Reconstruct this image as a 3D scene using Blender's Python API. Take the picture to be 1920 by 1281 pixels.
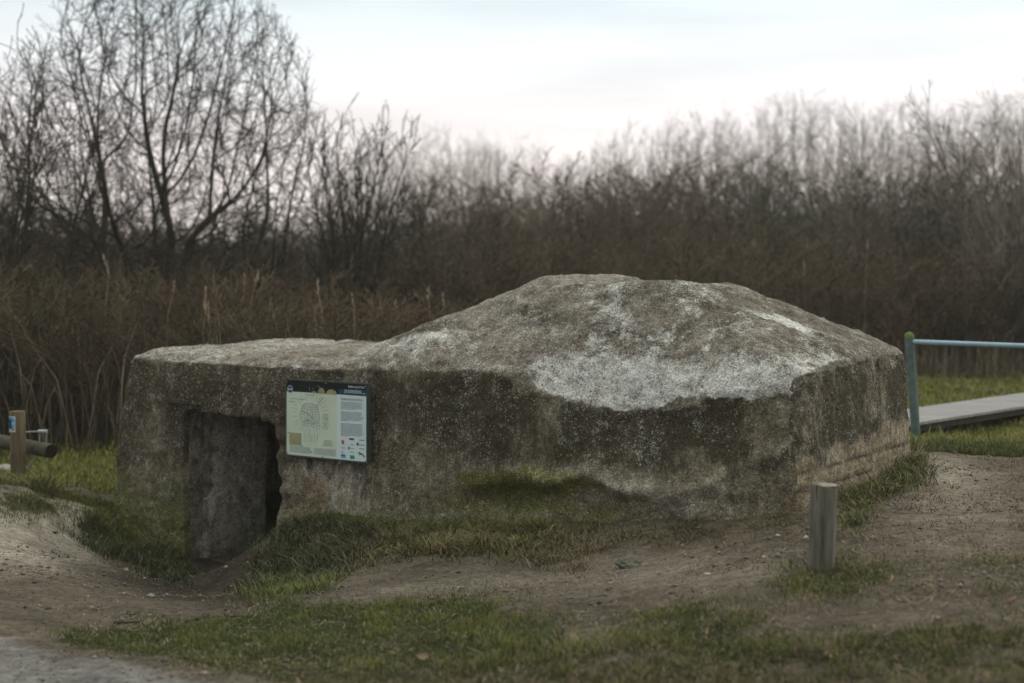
import bpy, bmesh, math, random
import numpy as np
from mathutils import Vector, Matrix, Euler

for o in list(bpy.data.objects):
    bpy.data.objects.remove(o)
SC = bpy.context.scene
COL = SC.collection
F = 2667.0; HOR = 500.0; EYE = 1.7          # focal length in photo pixels, horizon row, eye height

# ------------------------------------------------------------------ camera
cam_d = bpy.data.cameras.new('camera'); cam = bpy.data.objects.new('camera', cam_d); COL.objects.link(cam)
cam.location = (0, 0, EYE); cam.rotation_euler = (math.radians(90), 0, 0)
cam_d.sensor_width = 36; cam_d.lens = 50; cam_d.shift_y = -(640.5 - HOR) / 1920
cam_d.clip_start = 0.1; cam_d.clip_end = 3000
cam_d.dof.use_dof = True; cam_d.dof.focus_distance = 10.6; cam_d.dof.aperture_fstop = 1.15
SC.camera = cam

# ------------------------------------------------------------------ world
SUN_EL, SUN_AZ = 16.0, 62.0     # degrees; azimuth clockwise from +Y (view direction)
w = bpy.data.worlds.new("World"); SC.world = w; w.use_nodes = True
nt = w.node_tree; nt.nodes.clear()
def N(t, **k):
    n = nt.nodes.new(t)
    for a, b in k.items(): setattr(n, a, b)
    return n
L = nt.links.new
sky = N('ShaderNodeTexSky', sky_type='NISHITA', sun_disc=False)
sky.sun_elevation = math.radians(SUN_EL); sky.sun_rotation = math.radians(SUN_AZ)
bg1 = N('ShaderNodeBackground'); bg1.inputs[1].default_value = 0.10; L(sky.outputs[0], bg1.inputs[0])
tc = N('ShaderNodeTexCoord'); sep = N('ShaderNodeSeparateXYZ'); L(tc.outputs['Generated'], sep.inputs[0])
ramp = N('ShaderNodeValToRGB'); L(sep.outputs[2], ramp.inputs[0])
cr = ramp.color_ramp; cr.interpolation = 'EASE'
cr.elements[0].position = 0.0; cr.elements[0].color = (.93, .81, .80, 1)
cr.elements[1].position = 1.0; cr.elements[1].color = (.70, .68, .61, 1)
for p, c in ((.06, (.98, .885, .86)), (.10, (.93, .875, .87)), (.14, (.86, .875, .885)), (.19, (.74, .825, .865)), (.45, (.70, .70, .66))):
    e = cr.elements.new(p); e.color = c + (1,)
# long soft cloud bars
mp = N('ShaderNodeMapping'); mp.inputs['Scale'].default_value = (3.2, 3.2, 30); L(tc.outputs['Generated'], mp.inputs[0])
nz = N('ShaderNodeTexNoise'); nz.inputs['Scale'].default_value = 1.0; nz.inputs['Detail'].default_value = 4; L(mp.outputs[0], nz.inputs[0])
cmr = N('ShaderNodeMapRange'); L(nz.outputs[0], cmr.inputs[0])
cmr.inputs[1].default_value = .45; cmr.inputs[2].default_value = .72; cmr.inputs[3].default_value = 1.0; cmr.inputs[4].default_value = .86
mul = N('ShaderNodeVectorMath', operation='MULTIPLY'); L(ramp.outputs[0], mul.inputs[0]); L(cmr.outputs[0], mul.inputs[1])
# brighter towards the low sun (right), duller behind the viewer
dot = N('ShaderNodeVectorMath', operation='DOT_PRODUCT'); L(tc.outputs['Generated'], dot.inputs[0])
dot.inputs[1].default_value = (math.sin(math.radians(25)), math.cos(math.radians(25)), 0)
dmr = N('ShaderNodeMapRange'); L(dot.outputs['Value'], dmr.inputs[0])
dmr.inputs[1].default_value = -1; dmr.inputs[2].default_value = 1; dmr.inputs[3].default_value = .56; dmr.inputs[4].default_value = 1.27
zmr = N('ShaderNodeMapRange'); L(sep.outputs[2], zmr.inputs[0])
zmr.inputs[1].default_value = .22; zmr.inputs[2].default_value = .9; zmr.inputs[3].default_value = 1.0; zmr.inputs[4].default_value = 2.5
smul = N('ShaderNodeMath', operation='MULTIPLY'); L(dmr.outputs[0], smul.inputs[0]); L(zmr.outputs[0], smul.inputs[1])
bg2 = N('ShaderNodeBackground'); L(mul.outputs[0], bg2.inputs[0]); L(smul.outputs[0], bg2.inputs[1])
mx = N('ShaderNodeMixShader'); mx.inputs[0].default_value = .9
L(bg1.outputs[0], mx.inputs[1]); L(bg2.outputs[0], mx.inputs[2])
out = N('ShaderNodeOutputWorld'); L(mx.outputs[0], out.inputs[0])

# ------------------------------------------------------------------ sun (veiled, very soft)
sl = bpy.data.lights.new('sun', 'SUN'); sl.energy = 0.7; sl.angle = math.radians(30); sl.color = (1, .93, .86)
so = bpy.data.objects.new('sun', sl); COL.objects.link(so)
el, az = math.radians(SUN_EL + 10), math.radians(SUN_AZ)
sd = Vector((math.sin(az) * math.cos(el), math.cos(az) * math.cos(el), math.sin(el)))
so.rotation_euler = sd.to_track_quat('Z', 'Y').to_euler(); so.location = (20, 10, 20)

SC.view_settings.view_transform = 'Standard'; SC.view_settings.look = 'None'
SC.view_settings.gamma = 1; SC.view_settings.exposure = 0.10
SC.cycles.max_bounces = 5; SC.cycles.diffuse_bounces = 3; SC.cycles.glossy_bounces = 2
SC.cycles.transparent_max_bounces = 4; SC.cycles.use_fast_gi = False

# ================================================================== helpers
def sstep(a, b, x):
    t = np.clip((x - a) / (b - a), 0, 1); return t * t * (3 - 2 * t)

def _hash(ix, iy, iz, seed):
    h = (ix.astype(np.int64) * 374761393 + iy.astype(np.int64) * 668265263 + iz.astype(np.int64) * 2147483647 + seed * 974711) & 0xffffffff
    h = ((h ^ (h >> 13)) * 1274126177) & 0xffffffff
    h = ((h ^ (h >> 16)) * 2246822519) & 0xffffffff
    return ((h ^ (h >> 15)) & 0xffffff) / float(0xffffff)

def vnoise(P, scale, seed=0):
    """value noise -1..1 of points P (n,3)"""
    Q = P * scale; I = np.floor(Q); f = Q - I; f = f * f * (3 - 2 * f); I = I.astype(np.int64)
    r = 0
    for dx in (0, 1):
        for dy in (0, 1):
            for dz in (0, 1):
                wgt = (f[:, 0] if dx else 1 - f[:, 0]) * (f[:, 1] if dy else 1 - f[:, 1]) * (f[:, 2] if dz else 1 - f[:, 2])
                r = r + wgt * _hash(I[:, 0] + dx, I[:, 1] + dy, I[:, 2] + dz, seed)
    return r * 2 - 1

def fbm(P, scale, octv=4, seed=0, gain=.5):
    a, s, r, t = 1.0, scale, 0, 0
    for i in range(octv):
        r = r + a * vnoise(P, s, seed + i * 17); t += a; a *= gain; s *= 2.03
    return r / t

def tri_mesh(name, V, T, cols=None, smooth=False):
    me = bpy.data.meshes.new(name)
    V = np.ascontiguousarray(V, dtype=np.float32); T = np.ascontiguousarray(T, dtype=np.int32)
    k = T.shape[1]
    me.vertices.add(len(V)); me.vertices.foreach_set('co', V.ravel())
    me.loops.add(T.size); me.loops.foreach_set('vertex_index', T.ravel())
    me.polygons.add(len(T)); me.polygons.foreach_set('loop_start', np.arange(0, T.size, k, dtype=np.int32))
    if smooth: me.polygons.foreach_set('use_smooth', np.ones(len(T), dtype=bool))
    me.update(calc_edges=True)
    if cols is not None: set_cols(me, 'tint', cols)
    return me

def set_cols(me, name, cols):
    a = me.color_attributes.new(name, 'FLOAT_COLOR', 'POINT')
    c = np.ones((len(cols), 4), dtype=np.float32); c[:, :cols.shape[1]] = cols
    a.data.foreach_set('color', c.ravel())

def link(name, me, mat=None, parent=None, loc=None, rotz=0):
    o = bpy.data.objects.new(name, me); COL.objects.link(o)
    if mat is not None and me is not None: me.materials.append(mat)
    if parent: o.parent = parent
    if loc is not None: o.location = loc
    if rotz: o.rotation_euler = (0, 0, rotz)
    return o

def tag(o, label=None, cat=None, group=None, kind=None):
    if label: o['label'] = label
    if cat: o['category'] = cat
    if group: o['group'] = group
    if kind: o['kind'] = kind
    return o

def empty(name, loc=(0, 0, 0), rotz=0):
    o = bpy.data.objects.new(name, None); COL.objects.link(o); o.location = loc; o.rotation_euler = (0, 0, rotz)
    o.empty_display_size = .1
    return o

def copy_tree(o, parent=None):
    c = o.copy(); COL.objects.link(c)
    if parent: c.parent = parent
    for ch in list(o.children): copy_tree(ch, c)
    return c

class MB:
    """small polygon collector"""
    def __init__(s): s.v = []; s.f = []
    def poly(s, pts):
        b = len(s.v); s.v += [tuple(p) for p in pts]; s.f.append(tuple(range(b, b + len(pts))))
    def box(s, x0, x1, y0, y1, z0, z1):
        b = len(s.v)
        s.v += [(x0, y0, z0), (x1, y0, z0), (x1, y1, z0), (x0, y1, z0), (x0, y0, z1), (x1, y0, z1), (x1, y1, z1), (x0, y1, z1)]
        for q in ((0, 3, 2, 1), (4, 5, 6, 7), (0, 1, 5, 4), (1, 2, 6, 5), (2, 3, 7, 6), (3, 0, 4, 7)):
            s.f.append(tuple(b + i for i in q))
    def tube(s, pts, rad, n=12, caps=True, wob=0, seed=0):
        rng = random.Random(seed)
        pts = [Vector(p) for p in pts]; rings = []
        for i, p in enumerate(pts):
            d = (pts[min(i + 1, len(pts) - 1)] - pts[max(i - 1, 0)]).normalized()
            a = d.orthogonal().normalized() if abs(d.z) < .9 else Vector((1, 0, 0))
            a = (a - d * a.dot(d)).normalized(); bb = d.cross(a)
            r = rad[i] if hasattr(rad, '__len__') else rad
            b0 = len(s.v)
            for k in range(n):
                t = 2 * math.pi * k / n; rr = r * (1 + wob * rng.uniform(-1, 1))
                s.v.append(tuple(p + a * rr * math.cos(t) + bb * rr * math.sin(t)))
            rings.append(b0)
        for i in range(len(rings) - 1):
            for k in range(n):
                k2 = (k + 1) % n
                s.f.append((rings[i] + k, rings[i] + k2, rings[i + 1] + k2, rings[i + 1] + k))
        if caps:
            s.f.append(tuple(rings[0] + k for k in reversed(range(n)))); s.f.append(tuple(rings[-1] + k for k in range(n)))
    def build(s, name, mat, parent=None, smooth=False, loc=None, rotz=0, bevel=0):
        me = bpy.data.meshes.new(name); me.from_pydata(s.v, [], s.f); me.update()
        if bevel:
            bm = bmesh.new(); bm.from_mesh(me)
            bmesh.ops.remove_doubles(bm, verts=bm.verts, dist=1e-5)
            bmesh.ops.bevel(bm, geom=list(bm.edges), offset=bevel, segments=2, affect='EDGES', profile=.6)
            bm.to_mesh(me); bm.free()
        if smooth:
            me.polygons.foreach_set('use_smooth', [True] * len(me.polygons)); me.set_sharp_from_angle(angle=math.radians(40))
        return link(name, me, mat, parent, loc, rotz)

# ------------------------------------------------------------------ materials
class MT:
    def __init__(s, name, rough=.9, spec=.2):
        s.m = bpy.data.materials.new(name); s.m.use_nodes = True; s.t = s.m.node_tree
        s.b = s.t.nodes['Principled BSDF']; s.b.inputs['Roughness'].default_value = rough
        s.b.inputs['Specular IOR Level'].default_value = spec
        s.co = s.n('ShaderNodeTexCoord').outputs['Object']
    def n(s, t, **k):
        x = s.t.nodes.new(t)
        for a, b in k.items(): setattr(x, a, b)
        return x
    def l(s, a, b): s.t.links.new(a, b)
    def mapped(s, scale):
        m = s.n('ShaderNodeMapping'); m.inputs['Scale'].default_value = scale; s.l(s.co, m.inputs[0]); return m.outputs[0]
    def noise(s, scale, detail=4, rough=.6, co=None):
        x = s.n('ShaderNodeTexNoise'); x.inputs['Scale'].default_value = scale; x.inputs['Detail'].default_value = detail
        x.inputs['Roughness'].default_value = rough; s.l(co or s.co, x.inputs['Vector']); return x.outputs[0]
    def voro(s, scale, feature='F1', co=None, rnd=1):
        x = s.n('ShaderNodeTexVoronoi', feature=feature); x.inputs['Scale'].default_value = scale
        x.inputs['Randomness'].default_value = rnd; s.l(co or s.co, x.inputs['Vector']); return x
    def rng(s, v, a, b, c, d):
        x = s.n('ShaderNodeMapRange'); s.l(v, x.inputs[0])
        for i, q in enumerate((a, b, c, d)): x.inputs[i + 1].default_value = q
        return x.outputs[0]
    def math(s, op, a, b=None):
        x = s.n('ShaderNodeMath', operation=op)
        for i, q in enumerate((a, b)):
            if q is None: continue
            if isinstance(q, (int, float)): x.inputs[i].default_value = q
            else: s.l(q, x.inputs[i])
        return x.outputs[0]
    def mix(s, f, a, b, mode='MIX'):
        x = s.n('ShaderNodeMix', data_type='RGBA', blend_type=mode)
        for i, q in ((0, f), (6, a), (7, b)):
            if isinstance(q, (int, float)): x.inputs[i].default_value = q
            elif isinstance(q, tuple): x.inputs[i].default_value = q + (1,)
            else: s.l(q, x.inputs[i])
        return x.outputs[2]
    def attr(s, name='tint'):
        x = s.n('ShaderNodeAttribute', attribute_name=name); return x
    def bump(s, h, strength=.5, dist=.01, prev=None):
        x = s.n('ShaderNodeBump'); x.inputs['Strength'].default_value = strength; x.inputs['Distance'].default_value = dist
        s.l(h, x.inputs['Height'])
        if prev: s.l(prev, x.inputs['Normal'])
        return x.outputs[0]
    def scale_col(s, col, f):
        x = s.n('ShaderNodeVectorMath', operation='SCALE'); s.l(col, x.inputs[0])
        if isinstance(f, (int, float)): x.inputs['Scale'].default_value = f
        else: s.l(f, x.inputs['Scale'])
        return x.outputs[0]
    def col(s, c): s.l(c, s.b.inputs['Base Color'])
    def nor(s, n): s.l(n, s.b.inputs['Normal'])

def m_flat(name, c, rough=.6, spec=.3, var=.15, vs=20, metal=0, bump=0):
    m = MT(name, rough, spec); f = m.rng(m.noise(vs, 5), .3, .7, 1 - var, 1 + var)
    x = m.n('ShaderNodeRGB'); x.outputs[0].default_value = tuple(c) + (1,)
    m.col(m.scale_col(x.outputs[0], f)); m.b.inputs['Metallic'].default_value = metal
    if bump: m.nor(m.bump(m.noise(vs * 3, 5), bump, .005))
    return m.m

def m_attr(name, rough=.9, spec=.15, var=.25, vs=6, trans=0):
    m = MT(name, rough, spec); f = m.rng(m.noise(vs, 3), .3, .7, 1 - var, 1 + var)
    m.col(m.scale_col(m.attr().outputs['Color'], f)); return m.m

# concrete of the bunker: large stains come from the 'tint' attribute, grit and pebbles from the nodes
mc = MT('weathered_concrete', .93, .12)
tint = mc.attr('tint'); mk = mc.attr('mask'); sepm = mc.n('ShaderNodeSeparateColor'); mc.l(mk.outputs['Color'], sepm.inputs[0])
peb, grit, strk = sepm.outputs[0], sepm.outputs[1], sepm.outputs[2]
n1 = mc.rng(mc.noise(9, 10, .8), .32, .68, .42, 1.55)
n2 = mc.rng(mc.noise(60, 5, .75), .34, .66, .50, 1.50)
n4 = mc.rng(mc.noise(1, 5, .65, mc.mapped((16, 16, 2.2))), .3, .7, .72, 1.25)
n4m = mc.mix(strk, (1., 1., 1.), n4)
c = mc.scale_col(tint.outputs['Color'], n1); c = mc.scale_col(c, n2)
c = mc.mix(1.0, c, n4m, 'MULTIPLY')
vh = mc.voro(24); qh = mc.n('ShaderNodeSeparateColor'); mc.l(vh.outputs['Color'], qh.inputs[0])
hole = mc.math('MULTIPLY', mc.rng(vh.outputs['Distance'], .10, .26, 1, 0), mc.math('GREATER_THAN', qh.outputs[0], .72))
m2 = mc.attr('mask2'); s2 = mc.n('ShaderNodeSeparateColor'); mc.l(m2.outputs['Color'], s2.inputs[0])
nW = mc.math('ADD', mc.math('ADD', mc.math('SUBTRACT', mc.noise(22, 10, .82), .5), mc.math('MULTIPLY', mc.math('SUBTRACT', mc.noise(85, 3, .7), .5), 1.2)), mc.math('MULTIPLY', mc.math('SUBTRACT', mc.noise(4.5, 6, .7), .5), .9))
nD = mc.math('ADD', mc.math('SUBTRACT', mc.noise(1, 8, .8, mc.mapped((30, 30, 9))), .5), mc.math('MULTIPLY', mc.math('SUBTRACT', mc.noise(60, 5, .8), .5), .9))
def layer(c, msk, nn, k, lo, hi, colr, op):
    f = mc.rng(mc.math('ADD', msk, mc.math('MULTIPLY', nn, k)), lo, hi, 0, op)
    return mc.mix(f, c, colr)
c = layer(c, s2.outputs[1], nD, 1.5, .30, .72, mc.scale_col(mc.mix(mc.noise(3, 3), (.072, .062, .034), (.036, .034, .026)), n2), .94)
c = layer(c, s2.outputs[2], nD, 1.5, .30, .95, mc.scale_col(mc.mix(mc.noise(8, 4), (.075, .082, .018), (.21, .205, .04)), n2), .8)
# fine scratches and crumbs on the weathered roof
scr = mc.rng(mc.noise(1, 6, .75, mc.mapped((55, 120, 120))), .56, .66, 0, .65)
c = mc.mix(mc.math('MULTIPLY', scr, grit), c, (.05, .045, .034))
c = layer(c, s2.outputs[0], nW, 1.8, .20, .82, mc.scale_col(mc.mix(mc.noise(12, 5), (.50, .50, .46), (.82, .85, .84)), mc.rng(mc.noise(90, 4, .7), .3, .7, .8, 1.15)), .92)
c = mc.mix(mc.math('MULTIPLY', hole, mc.math('MULTIPLY', grit, .8)), c, (.055, .045, .032))
for sc_, lo, hi in ((150, .70, 1.34), (62, .78, 1.24), (320, .85, 1.18)):
    vg = mc.voro(sc_); qg = mc.n('ShaderNodeSeparateColor'); mc.l(vg.outputs['Color'], qg.inputs[0]); c = mc.scale_col(c, mc.rng(qg.outputs[0], 0, 1, lo, hi))
# dark pits
v1 = mc.voro(55); pit = mc.rng(v1.outputs['Distance'], .12, .30, 1, 0)
wn = mc.n('ShaderNodeSeparateColor'); mc.l(v1.outputs['Color'], wn.inputs[0])
pitm = mc.math('MULTIPLY', mc.math('MULTIPLY', pit, mc.math('GREATER_THAN', wn.outputs[0], .55)), grit)
c = mc.mix(mc.math('MULTIPLY', pitm, .85), c, (.03, .028, .024))
# large flakes / stains
fl = mc.rng(mc.noise(17, 8, .75), .56, .64, 0, 1)
c = mc.mix(mc.math('MULTIPLY', fl, mc.math('MULTIPLY', grit, .55)), c, mc.scale_col(c, .5))
# pebbles, three sizes
hsum = None
nrm = None
for sc_, th, cols, thr in ((34, .34, ((.40, .38, .33), (.34, .22, .13)), .57), (62, .36, ((.50, .48, .43), (.28, .23, .17)), .60), (110, .38, ((.42, .41, .36), (.30, .26, .19)), .66)):
    v = mc.voro(sc_); q = mc.n('ShaderNodeSeparateColor'); mc.l(v.outputs['Color'], q.inputs[0])
    keep = mc.math('GREATER_THAN', mc.math('ADD', q.outputs[0], mc.math('MULTIPLY', peb, .50)), thr + .46)
    shp = mc.rng(v.outputs['Distance'], th * .6, th, 1, 0)
    f = mc.math('MULTIPLY', mc.math('MULTIPLY', shp, keep), 1.0)
    pc = mc.mix(q.outputs[1], cols[0], cols[1])
    c = mc.mix(mc.math('MULTIPLY', f, .85), c, pc)
    hsum = f if hsum is None else mc.math('ADD', hsum, f)
mc.col(c)
nb = mc.bump(mc.noise(26, 8, .75), .8, .03)
nb = mc.bump(mc.noise(110, 4, .7), .6, .008, nb)
nb = mc.bump(pitm, -.6, .006, nb); nb = mc.bump(hole, -.8, .012, nb)
nb = mc.bump(hsum, .7, .006, nb)
mc.nor(nb)
M_CONC = mc.m

# ground
mg = MT('ground_soil', .97, .05)
f1 = mg.rng(mg.noise(2.2, 8, .7), .34, .66, .70, 1.32)
f2 = mg.rng(mg.noise(24, 8, .8), .35, .65, .62, 1.42)
f3 = mg.rng(mg.noise(1, 6, .75, mg.mapped((7, 20, 9))), .35, .65, .74, 1.28)
cc = mg.scale_col(mg.attr().outputs['Color'], f1); cc = mg.scale_col(cc, f2); cc = mg.scale_col(cc, f3)
vv = mg.voro(70); q = mg.n('ShaderNodeSeparateColor'); mg.l(vv.outputs['Color'], q.inputs[0])
k = mg.math('MULTIPLY', mg.rng(vv.outputs['Distance'], .2, .3, 1, 0), mg.math('GREATER_THAN', q.outputs[0], .965))
cc = mg.mix(mg.math('MULTIPLY', k, .8), cc, (.30, .29, .27))
k2 = mg.math('MULTIPLY', mg.rng(mg.noise(1, 6, .8, mg.mapped((14, 40, 14))), .57, .64, 0, 1), .6)
cc = mg.mix(k2, cc, (.035, .027, .02))
mg.col(cc)
gb = mg.bump(mg.noise(9, 10, .8), 1.0, .09); gb = mg.bump(mg.noise(70, 5, .75), .9, .018, gb); mg.nor(gb)
M_SOIL = mg.m

M_GRASS = m_attr('grass_blades', .6, .25, .2, 3)
M_REED = m_attr('reed', .8, .15, .25, 8)
M_BRUSH = m_attr('brush_twigs', .95, .05, .3, 2)
M_BARK = m_flat('bark_dark', (.048, .044, .030), .95, .05, .45, 4)
M_BARK2 = m_flat('bark_hazed', (.30, .275, .235), .95, .05, .3, 2)  # bark colour paled so the far trees look veiled by haze
M_BARK3 = m_flat('bark_pale', (.15, .135, .115), .95, .05, .3, 2)

# ================================================================== projection helpers
def gp(px, py, z):           # photo pixel + height -> world
    D = (EYE - z) * F / (py - HOR); return ((px - 960) / F * D, D, z)
def pxy(P):                  # world -> photo pixel
    return 960 + F * P[:, 0] / P[:, 1], HOR + F * (EYE - P[:, 2]) / P[:, 1]
def atD(px, py, D): return ((px - 960) / F * D, D, EYE - (py - HOR) / F * D)

# bunker frame: origin = near front corner, local +X along the front wall to the right, +Y into the block
A0 = Vector((1.96, 9.6, 0)); ANG = -math.radians(33.7); CA, SA = math.cos(ANG), math.sin(ANG)
def b2w(x, y, z): return (A0.x + x * CA - y * SA, A0.y + x * SA + y * CA, z)
def w2b(X, Y):
    dx, dy = X - A0.x, Y - A0.y; return dx * CA + dy * SA, -dx * SA + dy * CA

# ================================================================== ground height field
ctrl = [gp(*p) for p in (
    (0, 1281, -.32), (400, 1281, -.29), (960, 1281, -.22), (1500, 1281, -.12), (1920, 1281, -.05),
    (-300, 1150, -.42), (0, 1190, -.38), (250, 1180, -.42), (500, 1132, -.44), (610, 1098, -.42), (720, 1125, -.36), (960, 1120, -.28),
    (1250, 1120, -.14), (1545, 1068, 0), (1700, 1060, .02), (1900, 1040, .05), (2200, 1000, .05),
    (800, 1070, -.38), (950, 1065, -.33), (1180, 1055, -.24), (1400, 1035, -.06),
    (200, 1060, -.56), (300, 1112, -.65), (395, 1112, -.84), (100, 960, -.5), (0, 1000, -.48), (20, 915, -.48), (180, 900, -.52),
    (-400, 950, -.5), (120, 1060, -.50), (0, 1090, -.44),
    (1762, 872, .10), (1752, 836, .10), (1850, 852, .08), (1922, 874, .06), (1920, 950, .06), (2300, 900, .0))]
ctrl += [b2w(*p) for p in ((0.05, -.1, .03), (-1.7, -.1, -.2), (-3.0, -.1, -.33), (-3.9, -.1, -.38), (-4.45, -.12, -.42), (-4.3, -.45, -.50),
                           (-5.3, -.1, -.97), (-5.3, -.55, -.95), (-5.3, .6, -1.0), (-5.3, 1.8, -1.0), (-5.9, -.3, -.95), (-6.1, -.12, -.93), (-6.5, -.15, -.90),
                           (-6.85, -.1, -.72), (-7.2, .2, -.60), (-6.7, -.6, -.72),
                           (0.1, 1.1, .06), (.1, 2.3, .12), (-1.5, 2.6, .05), (-3.5, 2.7, -.15), (-6, 2.7, -.35), (-3, 4.0, -.2))]
ctrl += [(4.1, 14.8, -.10), (5.5, 15.2, -.2), (6, 17.5, -.2), (9, 24, -.08), (4, 24, -.05), (0, 24, 0), (-6, 20, -.4), (-12, 20, -.5), (0, 34, .0), (14, 34, 0),
         (-14, 34, -.3), (0, 4, -.2), (4, 4, -.1), (-4, 4, -.35), (-8, 8, -.45), (8, 10, 0), (0, 0, -.2)]
C = np.array(ctrl); CX = C[:, :2]
def _tps(r2): return .5 * r2 * np.log(r2 + 1e-9)
def _solve():
    n = len(CX); d = ((CX[:, None] - CX[None]) ** 2).sum(-1); K = _tps(d) + np.eye(n) * .004
    P = np.hstack([np.ones((n, 1)), CX]); A = np.zeros((n + 3, n + 3)); A[:n, :n] = K; A[:n, n:] = P; A[n:, :n] = P.T
    return np.linalg.solve(A, np.concatenate([C[:, 2], np.zeros(3)]))
WT = _solve()
def ground_base(X, Y):
    X = np.atleast_1d(X).astype(float); Y = np.atleast_1d(Y).astype(float); out = np.zeros(len(X))
    for s in range(0, len(X), 40000):
        x, y = X[s:s + 40000], Y[s:s + 40000]
        d = (x[:, None] - CX[None, :, 0]) ** 2 + (y[:, None] - CX[None, :, 1]) ** 2
        out[s:s + 40000] = _tps(d) @ WT[:-3] + WT[-3] + WT[-2] * x + WT[-1] * y
    far = sstep(20, 34, np.hypot(X, Y - 12)); out = np.clip(out, -1.05, .25)
    return out * (1 - far) + (-.12) * far
_pr = random.Random(8); PRINTS = [(*gp(_pr.uniform(0, 1900), _pr.uniform(1020, 1130), -.3)[:2], _pr.uniform(-.5, .9), _pr.uniform(.006, .014)) for _ in range(26)]
def ground_z(X, Y):
    z = ground_base(X, Y); P = np.stack([X, Y, np.zeros_like(X)], 1)
    z = z + .022 * fbm(P, 1.3, 3, 5) + .024 * fbm(P, 4.5, 5, 9, .62) * (np.hypot(X, Y - 9) < 12)
    for (px_, py_, pa_, pd_) in PRINTS:
        u_ = (X - px_) * math.cos(pa_) + (Y - py_) * math.sin(pa_); v_ = -(X - px_) * math.sin(pa_) + (Y - py_) * math.cos(pa_)
        e_ = (u_ / .14) ** 2 + (v_ / .055) ** 2; z = z - pd_ * np.exp(-e_ ** 2) + pd_ * .5 * np.exp(-((np.sqrt(e_) - 1.25) / .3) ** 2)
    # small earth heaps on the left lawn
    for (hx, hy, rx, ry, h) in ((-4.05, 13.9, .45, .16, .06), (-4.45, 13.0, .30, .16, .035)):
        z = z + h * np.exp(-(((X - hx) / rx) ** 2 + ((Y - hy) / ry) ** 2)) * (1 + .6 * vnoise(P, 9, 3))
    return z
def gz(x, y): return float(ground_z(np.array([x]), np.array([y]))[0])

def inpoly(x, y, poly):
    r = np.zeros(len(x), bool); n = len(poly)
    for i in range(n):
        x0, y0 = poly[i]; x1, y1 = poly[(i + 1) % n]
        if y0 == y1: continue
        c = ((y0 > y) != (y1 > y)) & (x < (x1 - x0) * (y - y0) / (y1 - y0) + x0); r ^= c
    return r
def blob(px, py, cx, cy, rx, ry, a=0, p=1):
    a = math.radians(a); dx, dy = px - cx, py - cy
    u = dx * math.cos(a) + dy * math.sin(a); v = -dx * math.sin(a) + dy * math.cos(a)
    return np.exp(-((u / rx) ** 2 + (v / ry) ** 2) ** p)

FG = [(130, 1190), (220, 1174), (330, 1168), (430, 1174), (500, 1142), (600, 1130), (700, 1142), (770, 1132), (850, 1120), (940, 1130), (1000, 1152),
      (1060, 1182), (1140, 1196), (1200, 1142), (1260, 1136), (1360, 1165), (1430, 1182), (1560, 1188), (1700, 1200), (1800, 1188), (1960, 1172),
      (3200, 1150), (3200, 4000), (-400, 4000), (700, 1400), (520, 1290), (380, 1250), (280, 1232), (190, 1215)]
BANK = [(470, 1125), (490, 1050), (525, 985), (600, 955), (1080, 925), (1520, 900), (1518, 985), (1400, 1000), (1300, 1012), (1180, 1020), (1050, 1060), (900, 1042),
        (780, 1048), (680, 1042), (600, 1080), (530, 1118)]
LCL = [(150, 985), (205, 935), (245, 925), (300, 1000), (350, 1090), (300, 1075), (250, 1045), (185, 1025)]
RCL = [(1560, 985), (1590, 925), (1640, 895), (1715, 855), (1735, 885), (1690, 912), (1630, 945), (1600, 990)]

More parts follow.
